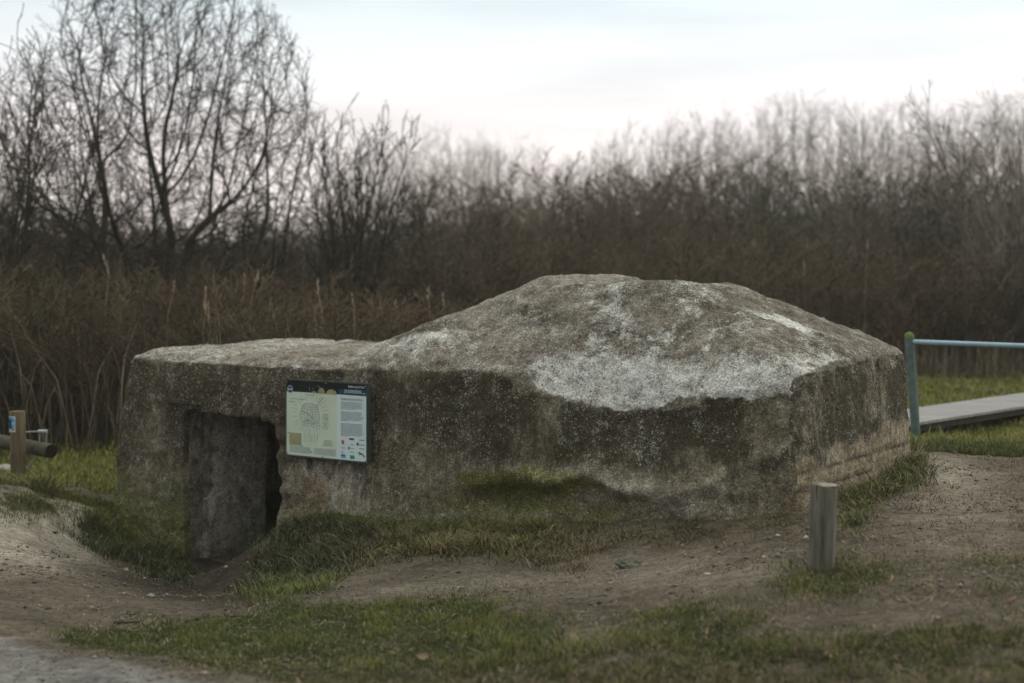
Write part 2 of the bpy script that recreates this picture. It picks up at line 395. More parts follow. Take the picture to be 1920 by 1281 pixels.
def zones(X, Y, Z, jit=0):
    """returns grass density, tall factor, dry factor, sand, paved from the ground point"""
    P = np.stack([X, Y, np.zeros_like(X)], 1); PP = np.stack([X, Y, Z], 1)
    near = Y > 3.0
    Ys = np.where(near, Y, 3.0); PP[:, 1] = Ys
    px, py = pxy(PP)
    j1 = fbm(P, 2.5, 4, 31); j2 = fbm(P, 2.5, 4, 57)
    jr = np.random.default_rng(99).normal(size=(2, len(X))) * jit
    qx = px + 60 * j1 + 34 * jr[0]; qy = py + 22 * j2 + 11 * jr[1] + 9 * fbm(P, 9, 2, 78)
    n_f = fbm(P, 5, 4, 77); n_c = fbm(P, 1.1, 3, 91)
    bx, by = w2b(X, Y)
    behind = (Y > 13.6 + .3 * j1) | ((by > 2.3) & (Y > 12.3)) | (Y > 14)
    g = np.zeros(len(X)); tall = np.zeros(len(X)); dry = np.zeros(len(X))
    fg = inpoly(qx, qy, FG)
    d = np.where(fg, .98, 0); d = np.where(fg, d * (1 - .55 * sstep(1235, 1300, py) * sstep(1350, 900, px) * sstep(.3, -.3, n_f)), 0)
    d = d * (1 - .6 * blob(qx, qy, 1110, 1185, 110, 34, 0, 2))
    d = d * (1 - .5 * sstep(-.05, .4, n_c + .5 * n_f) * sstep(850, 1250, px)) * (1 - .35 * sstep(.1, .5, n_f))
    g = np.maximum(g, d); dry = np.where(fg, .18 + .35 * sstep(1215, 1290, py) + .15 * sstep(900, 1300, px), dry); tall = np.where(fg, .35 + .25 * n_c, tall)
    for (cx, cy, rx, ry, dd, tt, dr) in ((1565, 1088, 150, 46, .75, .30, .35), (1870, 1065, 110, 60, .55, .2, .45), (1890, 950, 80, 60, .45, .15, .55), (1330, 1160, 130, 30, .6, .35, .2),
                                 (1750, 1120, 160, 35, .3, .2, .4), (1900, 1120, 120, 40, .5, .25, .35), (150, 948, 160, 12, .55, .3, .35), (40, 940, 80, 30, .8, .4, .3), (190, 982, 50, 14, .8, .4, .2)):
        b = blob(qx, qy, cx, cy, rx, ry) * dd * (~behind); u = b > g
        g = np.maximum(g, sstep(.25, .6, b) * dd); tall = np.where(u & (b > .2), tt, tall); dry = np.where(u & (b > .2), dr, dry)
    bank = inpoly(qx * .6 + px * .4, py + 16 * j2 + 9 * jr[1] + 8 * fbm(P, 7, 2, 79), BANK) & (by < .02)
    nearw = sstep(-.30, -.05, by)
    g = np.where(bank, (.85 - .25 * sstep(1050, 1300, px)) * (.55 + .6 * sstep(-.25, .25, n_f)), g); tall = np.where(bank, .72 - .45 * sstep(950, 1250, px) + .35 * n_c - .55 * nearw, tall)
    dry = np.where(bank, np.clip(.16 + .5 * sstep(600, 760, px) * sstep(985, 1010, py) + .5 * sstep(1000, 1200, px) + .25 * n_f, 0, 1), dry)
    lc = inpoly(px + 22 * j1 + 14 * jr[0], py + 14 * j2 + 10 * jr[1], LCL) & (by < .02); g = np.where(lc, .95, g); tall = np.where(lc, .85, tall); dry = np.where(lc, .05, dry)
    rc = inpoly(px + 18 * j1 + 14 * jr[0], py + 12 * j2 + 10 * jr[1], RCL); g = np.where(rc, .9, g); tall = np.where(rc, .9, tall); dry = np.where(rc, .5, dry)
    lp = (X < -2.5) & (Y > 12.9) & (Y < 13.9) & (px < 240) & (py < 935 + 12 * j2)
    bh = behind | lp
    g = np.where(bh, .95, g); tall = np.where(bh, .45, tall); dry = np.where(bh, .12 + .2 * sstep(0, .4, n_c), dry)
    g = np.where((np.abs(X + 4.72) < .25) & (np.abs(Y - 13.9) < .35), 1, g); tall = np.where((np.abs(X + 4.72) < .4) & (np.abs(Y - 13.75) < .45), 1.2, tall)
    # earth heaps carry no grass
    for (hx, hy, rx, ry) in ((-4.05, 13.9, .42, .14), (-4.45, 13.0, .28, .14)):
        e = ((X - hx) / rx) ** 2 + ((Y - hy) / ry) ** 2 < 1; g = np.where(e, 0, g)
    # sparse dead tufts in the trodden soil on the right
    soil = (g < .1) & ~bh & (px > 1150)
    g = np.where(soil, .16 * sstep(-.1, .35, n_f) * sstep(1150, 1500, px), g); dry = np.where(soil, .95, dry); tall = np.where(soil, .2, tall)
    paved = (~behind) * sstep(0, 18, (qy - 1192) - np.maximum(0, qx) * .235) * sstep(560, 380, qx) * near
    paved = np.where(~near & (X < -1.2), 1, paved)
    sand = (blob(px, py, 30, 1000, 210, 70, 0, 2) * 1.0 + blob(px, py, 190, 960, 120, 22) * 1.3 + blob(px, py, 1760, 880, 75, 28, 12) * .9 + .45 * blob(px, py, 1790, 960, 120, 60)
            + .35 * blob(px, py, 1300, 1075, 260, 30) + .25 * blob(px, py, 850, 1098, 300, 16, -4)) * (~behind)
    soil_shade = np.clip(1.5 * blob(px, py, 410, 1080, 190, 62, 4, 2), 0, 1) * (by < .3) * (~behind) + .6 * blob(px, py, 130, 1055, 60, 14, 20) + .3 * blob(px, py, 950, 1075, 330, 16)  # dark soil plus painted shade, mostly in the door hollow
    return np.clip(g, 0, 1), np.clip(tall, 0, 1.6), np.clip(dry, 0, 1), np.clip(sand, 0, 1), paved, soil_shade

def axis(a, b, step, lo, hi, g=1.22):
    c = list(np.arange(a, b + 1e-6, step)); s = step; x = a; lft = []
    while x > lo: s *= g; x -= s; lft.append(x)
    s = step; x = b; r = []
    while x < hi: s *= g; x += s; r.append(x)
    return np.array(lft[::-1] + c + r)
gx = axis(-5.6, 5.2, .032, -140, 140); gy = axis(5.6, 14.6, .036, -60, 160, 1.14)
GX, GY = np.meshgrid(gx, gy); XX, YY = GX.ravel(), GY.ravel(); ZZ = ground_z(XX, YY)
g_, tl_, dr_, sn_, pv_, sh_ = zones(XX, YY, ZZ)
soil = np.array([.185, .160, .123]); sandc = np.array([.52, .475, .39]); pave = np.array([.30, .295, .275]); gr = np.array([.055, .058, .028])
far_g = np.array([.14, .15, .04])
PZ = np.stack([XX, YY, ZZ * 0], 1); ff = fbm(PZ, 1.6, 4, 3)
colr = soil[None] * (1 + .18 * ff[:, None])
right = sstep(1.2, 3.0, XX)[:, None]; colr = colr * (1 - right) + np.array([.180, .153, .116])[None] * right
colr = colr * (1 - sn_[:, None]) + sandc[None] * sn_[:, None]
farw = sstep(13.6, 15, YY)[:, None]; gcol = gr[None] * (1 - farw) + far_g[None] * farw
gm = sstep(.3, .8, g_)[:, None] * .9; colr = colr * (1 - gm) + gcol * gm
woods = sstep(20, 23, YY + 2.5 * sstep(0, -4, XX))[:, None]; colr = colr * (1 - woods) + np.array([.05, .038, .026])[None] * woods
p_ = pv_[:, None]; colr = colr * (1 - p_) + pave[None] * p_
colr = colr * (1 - .58 * np.clip(sh_, 0, 1)[:, None])  # hollow shade and dark earth put into the soil colour
ZZ = ZZ + .035 * gm[:, 0] * 0
nx, ny = len(gx), len(gy); ii = np.arange(nx * ny).reshape(ny, nx)
Q = np.stack([ii[:-1, :-1], ii[:-1, 1:], ii[1:, 1:], ii[1:, :-1]], -1).reshape(-1, 4)
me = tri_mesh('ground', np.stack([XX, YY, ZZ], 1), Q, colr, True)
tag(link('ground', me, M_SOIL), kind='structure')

# ================================================================== bunker
LX, DY = 6.74, 2.28
UC, VC = 1.83, 1.22
def roof(x, y):
    U = -x; v = y
    zb = .90 + .045 * np.clip(v / DY, 0, 1) + .085 * sstep(4.2, 0, U)
    ul = 3.95 + .75 * v / 1.0 * .9
    dx, dy = U - UC, v - VC
    r = np.hypot(dx, dy) + 1e-6
    tx = np.where(dx < 0, (UC) / np.maximum(-dx, 1e-6), (ul - UC) / np.maximum(dx, 1e-6)) * r
    ty = np.where(dy < 0, VC / np.maximum(-dy, 1e-6), (DY - VC) / np.maximum(dy, 1e-6)) * r
    te = np.minimum(tx, ty)
    c, s = dx / r, dy / r; r0 = 1 / np.sqrt((c / np.where(dx > 0, .98, .74)) ** 2 + (s / .46) ** 2)
    t = np.clip((r - r0) / np.maximum(te - r0, .05), 0, 1)
    prof = 1 - t
    H = 1.59
    z = zb + (H - zb) * prof
    # shallow crater of the fire ring
    cx, cy = UC - .12, VC + .12
    rr = np.hypot(U - cx, v - cy)
    z = z - .30 * sstep(.44, .30, rr) - .015 * sstep(.8, .3, rr)
    th = np.arctan2(v - cy, U - cx)
    z = z + .018 * np.sin(th * 3 + 1) * np.exp(-((rr - .55) / .2) ** 2) + .035 * np.exp(-((U - 2.55) / .28) ** 2 - ((v - 1.2) / .45) ** 2)
    # broken front edge: the chamfer bites deepest near the middle of the ring block
    cut = .26 * np.exp(-((U - 1.45) / .85) ** 4) + .10 * np.exp(-((U - .2) / .35) ** 2) + .045
    wd = .34 * np.exp(-((U - 1.45) / .95) ** 4) + .13
    z = z - cut * np.clip(1 - v / wd, 0, 1) ** 1.5
    z = z - .05 * np.clip(1 - (LX - U) / .15, 0, 1) ** 1.5
    return z

bm = bmesh.new(); NXb, NYb = 150, 56
xs = np.linspace(-LX, 0, NXb); ys = np.linspace(0, DY, NYb)
BX, BY = np.meshgrid(xs, ys, indexing='ij'); BZ = roof(BX.ravel(), BY.ravel()).reshape(BX.shape)
tv = [[bm.verts.new((BX[i, j], BY[i, j], BZ[i, j])) for j in range(NYb)] for i in range(NXb)]
for i in range(NXb - 1):
    for j in range(NYb - 1): bm.faces.new((tv[i][j], tv[i + 1][j], tv[i + 1][j + 1], tv[i][j + 1]))
loop = [tv[i][0] for i in range(NXb)] + [tv[NXb - 1][j] for j in range(1, NYb)] + [tv[i][NYb - 1] for i in range(NXb - 2, -1, -1)] + [tv[0][j] for j in range(NYb - 2, 0, -1)]
low = [bm.verts.new((v.co.x, v.co.y, -1.5)) for v in loop]
for a in range(len(loop)):
    b = (a + 1) % len(loop); bm.faces.new((loop[a], low[a], low[b], loop[b]))
bm.faces.new(low); bmesh.ops.recalc_face_normals(bm, faces=bm.faces)
bme = bpy.data.meshes.new('b'); bm.to_mesh(bme); bm.free(); bo = bpy.data.objects.new('b', bme); COL.objects.link(bo)
cut = MB(); cut.box(-5.93, -4.80, -.4, 1.2, -1.35, .375)
cut2 = MB(); cut2.box(-6.45, -3.6, 1.12, 2.06, -1.35, .42)
cobs = []
for cc_ in (cut, cut2):
    co = cc_.build('c', None); cobs.append(co); md = bo.modifiers.new('x', 'BOOLEAN'); md.object = co; md.operation = 'DIFFERENCE'; md.solver = 'EXACT'
md = bo.modifiers.new('r', 'REMESH'); md.mode = 'VOXEL'; md.voxel_size = .021
md = bo.modifiers.new('s', 'SMOOTH'); md.factor = .5; md.iterations = 30
dg = bpy.context.evaluated_depsgraph_get(); ev = bo.evaluated_get(dg); fm = bpy.data.meshes.new_from_object(ev, depsgraph=dg)
for o in cobs + [bo]: bpy.data.objects.remove(o)
nv = len(fm.vertices); V = np.empty(nv * 3, np.float32); fm.vertices.foreach_get('co', V); V = V.reshape(-1, 3).astype(float)
NN = np.empty(nv * 3, np.float32); fm.vertex_normals.foreach_get('vector', NN); NN = NN.reshape(-1, 3).astype(float)
def world_px(V):
    Wd = np.stack([A0.x + V[:, 0] * CA - V[:, 1] * SA, A0.y + V[:, 0] * SA + V[:, 1] * CA, V[:, 2]], 1); return pxy(Wd)
px, py = world_px(V)
x, y, z = V.T
front = (y < .12) & (NN[:, 1] < -.5); rightf = (x > -.1) & (NN[:, 0] > .5); topf = NN[:, 2] > .45
inner = (y > .10) & (z < .5) & (y < 2.2) & (x < -3.5) & (x > -6.6) & ~topf
d = .040 * fbm(V, 1.6, 4, 11) + .017 * fbm(V, 7, 4, 12, .6) + .007 * vnoise(V, 34, 13)
zr_ = roof(x, y); edge = np.exp(-(np.hypot(np.maximum(zr_ - z, 0), np.minimum(np.minimum(y, DY - y), -x)) / .14) ** 2)
d = d + edge * (.045 * fbm(V, 3.2, 4, 15, .6) + .022 * np.minimum(vnoise(V, 9, 16), .2) - .02)
d = d - topf * .022 * sstep(.25, .45, fbm(V, 3.5, 3, 18)) + topf * .014 * sstep(.1, .2, fbm(V, 2.6, 3, 19))
d = d + np.where(topf, .014 * fbm(V, 2.3, 4, 14) - .018 * fbm(V, 1.6, 4, 11), 0)
# lower part of the front: undercut, shelf, broken hollows
d -= .015 * np.exp(-(np.hypot(x + LX, np.hypot(y, np.maximum(zr_ - z, 0))) / .22) ** 2)
fr = (y < .3) & ~inner & (x < .1)
d -= fr * .10 * blob(px, py, 960, 938, 90, 26, 0, 2); d += fr * .08 * blob(px, py + 14 * vnoise(V, 3, 61), 1150, 905, 190, 16, 6)
d += fr * .05 * blob(px, py + 12 * vnoise(V, 4, 62), 1300, 955, 90, 22, 20)
d -= fr * .05 * blob(px, py, 1260, 800, 160, 50) ; d -= fr * .03 * blob(px, py, 1330, 930, 120, 30)
d += fr * .03 * blob(px, py, 1330, 905, 200, 14, -22)
d -= fr * .03 * blob(px, py, 575, 930, 40, 45, 0) * (x > -4.8)
ins = sstep(.06, .0, np.abs(z - .275 - .05 * x * 0)) ; 
d -= rightf * (.014 * np.exp(-((z - .285 - .01 * np.sin(y * 5)) / .012) ** 2) + .012 * np.exp(-((z - .16) / .012) ** 2) * (y < 1.4))
# jambs: the right edge of the doorway is broken away irregularly
ej = (np.abs(x + 4.80) < .16) & (y < .5) & (z < .45)
d += ej * (.06 * fbm(V * np.array([.3, 1, 1]), 4, 3, 21) + .03 * vnoise(V * np.array([.3, 1, 1]), 13, 22))
edge_l = (np.abs(x + 5.93) < .2) & (y < .3) & (z < .45); d -= edge_l * .03
# worn outer corner of the near end
cr_ = np.exp(-(np.hypot(x, y) / .16) ** 2); d -= cr_ * (.03 + .05 * sstep(.2, .9, z))
V2 = V + NN * d[:, None]
# the left end swells towards its foot
V2[:, 0] -= .15 * sstep(-5.9, -6.74, x) * sstep(.62, -.05, z) + .02 * sstep(-6.2, -6.74, x) * vnoise(V, 4, 8)
rcn = np.exp(-(np.hypot(x, y) / .15) ** 2) * (z > -.3) * (.6 + .8 * sstep(.1, .9, z) + .5 * fbm(V * np.array([1, 1, 1.]), 3, 3, 71))
V2[:, 0] -= .055 * rcn; V2[:, 1] += .055 * rcn
spx, spy = world_px(V2)
for q_, tg in ((300, 645), (480, 635), (690, 630), (820, 590), (950, 548), (1010, 528), (1060, 520), (1110, 526), (1170, 524), (1240, 530), (1330, 526), (1420, 548), (1500, 583), (1570, 615), (1640, 638), (1695, 660)):
    print('SIL', q_, tg, round(float(spy[np.abs(spx - q_) < 4].min())))
fm.vertices.foreach_set('co', V2.astype(np.float32).ravel()); fm.update()

# ---- stains
nA = fbm(V, 1.3, 4, 41); nB = fbm(V, 4.5, 4, 42); nC = fbm(V, 12, 4, 43); nS = fbm(V * np.array([1, 1, .25]), 6, 4, 44)
jx = px + 30 * nB + 12 * nC; jy = py + 16 * nC + 14 * nB
def lay(base, colr, m): m = np.clip(m, 0, 1)[:, None]; return base * (1 - m) + np.array(colr)[None] * m
T = np.tile(np.array([.25, .222, .168]), (nv, 1)) * (1 + .35 * nB[:, None])
side = 1 - topf.astype(float); side = np.where(NN[:, 2] > .3, np.clip((.6 - NN[:, 2]) / .3, 0, 1), 1.0)
T = lay(T, (.245, .224, .188), (1 - side))
T = lay(T, (.120, .108, .082), (1 - side) * sstep(-.15, .35, nA + .6 * nB) * .8)
dark = (.066, .058, .036)
al = sstep(930, 850, jy + 25 * nS) * .9
al = np.maximum(al, blob(jx, jy, 1270, 805, 210, 70, 3, 2)); al = np.maximum(al, blob(jx, jy, 860, 760, 160, 90, 0, 2) * .95); al = np.maximum(al, blob(jx, jy, 760, 890, 170, 70, 0, 2) * .75)
al *= np.clip(.8 + .9 * nS, .25, 1)
alr = sstep(20, -20, jy - (840 - (jx - 1570) * .35)) * 1.0
al = np.where(rightf, alr * np.clip(.85 + .6 * nS, .3, 1), al)
T = lay(T, (.150, .138, .095), side * front * .65)
dkm = side * al * .9
dkm = np.maximum(dkm, side * front * blob(jx, jy, 1250, 800, 200, 48, 2, 2))
dkm = np.maximum(dkm, side * front * blob(jx, jy, 860, 745, 170, 44, 0, 2) * .95)
dkm = np.maximum(dkm, side * front * blob(jx, jy, 380, 730, 150, 50, 0, 2) * .8); dkm = dkm * (1 - .9 * blob(px, py, 1450, 790, 60, 60, 40, 2)) * (1 - sstep(745, 700, py) * (px > 960) * (px < 1585) * front)
T = lay(T, (.30, .25, .165), side * rightf * sstep(-20, 25, jy - (842 - (jx - 1570) * .35)) * .75)
T = lay(T, (.06, .05, .035), rightf * np.exp(-((z - .285 - .01 * np.sin(y * 5)) / .010) ** 2) * .9)
T = lay(T, (.06, .05, .035), rightf * np.exp(-((z - .16) / .010) ** 2) * (y < 1.4) * .8)
# light smooth cement under the panel
sm = front * inpoly(px + 6 * nB, py + 6 * nC, [(560, 862), (700, 872), (694, 930), (690, 975), (640, 985), (600, 930), (568, 890)])
T = lay(T, (.40, .38, .32), sm * (.85 + .3 * nC))
T = lay(T, (.34, .32, .26), front * blob(px, py, 560, 880, 22, 40) * .5)
T = lay(T, (.20, .14, .085), front * blob(jx, jy, 575, 935, 34, 45, 25, 2) * .75)
T = lay(T, (.36, .34, .28), front * blob(jx, jy, 1150, 905, 110, 16, 8) * .6); T = lay(T, (.34, .33, .27), front * blob(jx, jy, 1340, 915, 160, 12, -27) * .7)
T = lay(T, (.36, .35, .3), front * blob(jx, jy, 1270, 950, 60, 14, 30) * .7)
T = lay(T, (.22, .19, .13), front * blob(jx, jy, 1420, 900, 110, 60) * .45)
T = lay(T, (.24, .175, .105), (front | rightf) * (px > 1470) * (px < 1580) * sstep(880, 950, py) * .45)
moss = (.120, .125, .022)
msm = (1.12 * front * (blob(jx, jy, 1000, 905, 130, 26, 0, 2) * 1.0 + blob(jx, jy, 1110, 960, 130, 18, 4, 2) * .6 + .6 * blob(jx, jy, 900, 950, 150, 40)) * 1.0)
msm = np.maximum(msm, .58 * (x < -5.6) * side * sstep(820, 1000, py + 60 * nA) * (~inner)); msm = np.maximum(msm, .45 * front * blob(px, py, 700, 900, 14, 90)); msm = np.maximum(msm, .5 * side * sstep(.12, -.1, z - .55 * ground_base(*b2w(x, y, 0)[:2])) * (x > -4.7) * (y < .3))
T = lay(T, (.04, .045, .02), front * blob(jx, jy, 960, 945, 100, 28) * .7)
T = lay(T, (.09, .10, .035), (x < -5.5) * side * sstep(820, 1000, jy + 60 * nA) * .6 * (~inner))
T = lay(T, (.10, .11, .05), front * (x > -6.1) * (x < -5.9) * .3)
T = lay(T, (.12, .13, .04), (x < -6.5) * side * sstep(.1, -.3, z) * .6)
T = lay(T, (.24, .245, .21), (x < -6.35) * side * (NN[:, 1] > -.8) * sstep(.9, .3, z) * .5)
# door recess: grey concrete painted lighter as if lit, shaded darker towards the lintel
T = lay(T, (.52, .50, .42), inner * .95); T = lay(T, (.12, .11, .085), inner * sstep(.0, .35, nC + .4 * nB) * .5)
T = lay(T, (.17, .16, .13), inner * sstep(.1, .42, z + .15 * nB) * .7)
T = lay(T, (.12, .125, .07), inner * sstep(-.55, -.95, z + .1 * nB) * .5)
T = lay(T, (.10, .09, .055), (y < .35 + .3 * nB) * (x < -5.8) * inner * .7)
# lime bloom on the broken edge
white = (.66, .67, .65); mbr = np.clip(.80 + .6 * nC + .4 * nB, 0, 1)
edgeY = 8 + 20 * nB + 16 * nC + np.interp(px, [960, 1010, 1080, 1150, 1250, 1330, 1430, 1500, 1560, 1600], [680, 715, 742, 752, 742, 728, 740, 735, 735, 690])
band = sstep(645, 695, jy) * sstep(edgeY + 5, edgeY - 3, py + 3 * nC) * sstep(985, 1030, jx) * sstep(1600, 1570, jx) * (~rightf)
wm = band * mbr; wm = np.maximum(wm, (~rightf) * blob(jx, jy, 1500, 712, 75, 22, 0, 2) * sstep(745, 730, py)); wm = np.maximum(wm, .62 * sstep(.0, .4, nC + .3 * nB) * blob(jx, jy, 1230, 655, 330, 50, 0, 2)); wm = np.maximum(wm, .55 * blob(jx, jy, 800, 668, 150, 16, 0, 2) * sstep(-.2, .3, nC + nB)); wm = np.maximum(wm, .42 * blob(jx, jy, 1250, 610, 330, 90, 0, 2) * sstep(.1, .4, nB))
wm = np.maximum(wm, blob(jx, jy, 1470, 605, 70, 9, 16, 2) * .9 * topf); wm = np.maximum(wm, .8 * blob(jx, jy, 790, 640, 110, 14, -8, 2) * topf * mbr); wm = np.maximum(wm, .6 * blob(jx, jy, 1160, 590, 30, 25, 30) * topf * mbr)
wm = np.maximum(wm, .55 * blob(jx, jy, 1300, 537, 60, 8) * topf); wm = np.maximum(wm, .4 * topf * sstep(.2, .0, y) * (x < -2.2) * np.clip(.3 + 2 * nC, 0, 1))
wm = np.maximum(wm, .35 * topf * (x < -5.6) * mbr)

T = lay(T, (.05, .05, .035), (1 - side) * blob(jx, jy, 790, 612, 70, 10, -14, 2) * .8); T = lay(T, (.06, .06, .045), topf * (blob(jx, jy, 1010, 590, 70, 16, 12, 2) * .6 + blob(jx, jy, 1170, 628, 60, 8) * .7))
# crack down the dome
ck = np.exp(-((px - (1322 + 8 * np.sin(py * .09) + 5 * nC)) / 2.2) ** 2) * sstep(610, 590, py) * topf * (y < 1.3); T = lay(T, (.05, .045, .035), ck * .8)
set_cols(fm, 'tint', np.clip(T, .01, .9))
clus = sstep(-.15, .35, fbm(V, 2.6, 4, 51))
pebm = np.clip(clus * .55 * side - .05 + .3 * front * blob(px, py, 575, 930, 40, 50) * 2 + .35 * al * side + .35 * band - .8 * sm - .5 * inner * (y > .3) - .45 * (rightf * sstep(0, 30, py - (842 - (px - 1570) * .35))), 0, 1)
gritm = np.clip(.45 + .4 * (1 - side) + .3 * band + .2 * inner, 0, 1); stk = side * .9
set_cols(fm, 'mask', np.stack([pebm, gritm, stk], 1))
set_cols(fm, 'mask2', np.stack([np.clip(wm, 0, 1), np.clip(dkm * (~inner), 0, 1), np.clip(msm, 0, 1)], 1))
fm.polygons.foreach_set('use_smooth', np.ones(len(fm.polygons), bool))
fm.materials.clear()
bunk = link('bunker', fm, M_CONC, None, tuple(A0), ANG)
tag(bunk, 'low weathered concrete bunker with a domed roof and a dark sunken doorway', 'bunker')

# ================================================================== information panel on the front wall
M_FRM = m_flat('panel_frame', (.06, .08, .075), .6, .3); M_CREAM = m_flat('panel_print_cream', (.55, .66, .55), .3, .5, .06, 3)
M_PALE = m_flat('panel_print_pale', (.58, .72, .74), .3, .5, .05, 3); M_BLACK = m_flat('panel_print_dark', (.008, .012, .016), .5, .2)
M_TEAL = m_flat('panel_print_teal', (.006, .06, .12), .5, .2); M_INK = m_flat('ink', (.12, .18, .20), .5, .3); M_INK2 = m_flat('ink_soft', (.22, .29, .29), .5, .3)
M_WHITE = m_flat('print_white', (.55, .66, .70), .4, .4, .05); M_CYAN = m_flat('print_cyan', (.12, .42, .52), .4, .4, .05)
M_OLIVE = m_flat('print_olive', (.26, .28, .13), .4, .4, .25, 30); M_RED = m_flat('print_red', (.42, .10, .05), .4, .4)
M_BLUE = m_flat('print_blue', (.02, .14, .36), .4, .4); M_NAVY = m_flat('print_navy', (.02, .05, .14), .4, .4); M_GREEN = m_flat('print_green', (.02, .28, .15), .4, .4)
M_STEEL = m_flat('screw_steel', (.25, .27, .27), .4, .5, metal=.6); M_BROWNP = m_flat('print_brown', (.07, .055, .025), .4, .4)
mi = MT('print_map', .4, .4); mi.col(mi.mix(mi.rng(mi.noise(22, 3), .4, .6, 0, 1), (.22, .30, .16), (.36, .30, .17))); M_INSET = mi.m
PX0, PX1, PZ0, PZ1 = -4.63, -3.746, .097, .738
pan = empty('information_panel', b2w((PX0 + PX1) / 2, -.045, PZ0), ANG)
tag(pan, 'information panel with map and text on the bunker wall right of the doorway', 'information panel')
PW, PH = PX1 - PX0, PZ1 - PZ0
def quadp(mb, u0, u1, v0, v1, lay_, th=.0006):      # u,v = 0..1 from the top left
    X0, X1 = (u0 - .5) * PW, (u1 - .5) * PW; Z1, Z0 = PH * (1 - v0), PH * (1 - v1)
    yb = -.012 - lay_ * .0014; mb.box(X0, X1, yb - th, yb, Z0, Z1)
def linep(mb, pts, wd, lay_):
    yb = -.0126 - lay_ * .0014
    for (a, b), (c_, d_) in zip(pts[:-1], pts[1:]):
        p = Vector(((a - .5) * PW, 0, PH * (1 - b))); q = Vector(((c_ - .5) * PW, 0, PH * (1 - d_))); t = (q - p)
        if t.length < 1e-6: continue
        nn = Vector((-t.z, 0, t.x)).normalized() * wd / 2
        mb.poly([(v.x, yb, v.z) for v in (p - nn, q - nn, q + nn, p + nn)])
m = MB(); m.box(-PW / 2, PW / 2, -.012, .05, 0, PH); m.build('backing_board', M_FRM, pan, bevel=.002)
fr_ = MB(); t = .006
fr_.box(-PW / 2 - t, PW / 2 + t, -.018, .0, -t, 0); fr_.box(-PW / 2 - t, PW / 2 + t, -.018, .0, PH, PH + t)
fr_.box(-PW / 2 - t, -PW / 2 - .0001, -.018, .0, 0, PH); fr_.box(PW / 2 + .0001, PW / 2 + t, -.018, .0, 0, PH); fr_.build('frame', M_FRM, pan)
m = MB(); quadp(m, .004, .640, .155, .992, 0); m.build('map_sheet', M_CREAM, pan)
m = MB(); quadp(m, .640, .994, .155, .992, 0); m.build('text_sheet', M_PALE, pan)
m = MB(); quadp(m, .004, .66, .008, .155, 0); hb = m.build('header_band', M_BLACK, pan)
m = MB(); quadp(m, .66, .994, .008, .155, 0); m.build('header_band', M_TEAL, pan)
m = MB(); quadp(m, .66, .994, .008, .085, 1); m.build('header_band', M_BLACK, pan)
def disc(mb, cu, cv, ru, rv, lay_, n=24, a0=0, a1=2 * math.pi):
    yb = -.0126 - lay_ * .0014; mb.poly([((cu - .5 + ru * math.cos(a0 + (a1 - a0) * k / n)) * PW, yb, PH * (1 - cv) + rv * PW * math.sin(a0 + (a1 - a0) * k / n)) for k in range(n + (0 if a1 - a0 > 6 else 1))])
m = MB(); disc(m, .052, .125, .036, .036, 2); rb = m.build('round_badge', M_WHITE, pan)
m = MB(); disc(m, .052, .125, .032, .032, 3); m.build('badge_field', M_NAVY, rb)
m = MB()
for u0, u1 in ((.026, .042), (.046, .062), (.066, .078)): quadp(m, u0, u1, .118, .134, 4)
m.build('badge_word', M_WHITE, rb)
m = MB(); disc(m, .45, .158, .045, .055, 2, 12, 0, math.pi); disc(m, .575, .156, .065, .045, 2, 12, 0, math.pi); disc(m, .36, .156, .03, .018, 2, 8, 0, math.pi); m.build('header_picture', M_OLIVE, pan)
for ln_ in ([(.395, .055), (.44, .085)], [(.30, .075), (.303, .13)], [(.35, .08), (.347, .13)]): m = MB(); linep(m, ln_, .004, 3); m.build('header_drawing', M_INK2, pan)
def words(txt, u, v, h, mat, lay_, right=False, name='lettering', parent=None, sx=1.0):
    cu = bpy.data.curves.new('t', 'FONT'); cu.body = txt; cu.size = h; cu.align_x = 'RIGHT' if right else 'LEFT'; cu.resolution_u = 2; cu.extrude = .0002
    to = bpy.data.objects.new('t', cu); COL.objects.link(to); dg = bpy.context.evaluated_depsgraph_get()
    me = bpy.data.meshes.new_from_object(to.evaluated_get(dg), depsgraph=dg); bpy.data.objects.remove(to)
    M = Matrix.Translation(((u - .5) * PW, -.0135 - lay_ * .0014, PH * (1 - v))) @ Matrix.Rotation(math.radians(90), 4, 'X') @ Matrix.Scale(sx, 4, (1, 0, 0))
    me.transform(M); return link(name, me, mat, parent or pan)
words('Bunkerroute de Punt', .975, .058, .032, M_WHITE, 2, True, sx=.62); words('DE BUNKERRING', .945, .128, .042, M_WHITE, 1, True, sx=.58)
m = MB(); quadp(m, .955, .985, .118, .132, 1); m.build('header_mark', M_CYAN, pan)
words('Bunkerroute de Punt', .69, .222, .036, M_OLIVE, 1, sx=.75)
rr = random.Random(5); m = MB()
vrow = .245
for para in (7, 9, 12):
    for i in range(para):
        e = .965 - (rr.uniform(.0, .03) if i < para - 1 else rr.uniform(.05, .2)); u = .69
        while u < e:
            wl = rr.uniform(.012, .045); quadp(m, u, min(u + wl, e), vrow, vrow + .0055, 1, .0004); u += wl + .005
        vrow += .0145
    vrow += .022
m.build('text_column', M_INK, pan)
m = MB()
for (u0, u1) in ((.045, .31), (.36, .625)):
    m = MB(); v = .875
    for i in range(7):
        u = u0
        while u < u1 - .01:
            wl = rr.uniform(.008, .03); quadp(m, u, min(u + wl, u1), v, v + .005, 1, .0004); u += wl + .003
        v += .0125
    m.build('legend_text', M_INK2, pan)
for (u0, u1, v) in ((.05, .24, .245), (.03, .12, .285), (.27, .37, .18)):
    m = MB(); quadp(m, u0, u1, v, v + .007, 1, .0004); m.build('map_caption', M_INK2, pan)
m = MB()
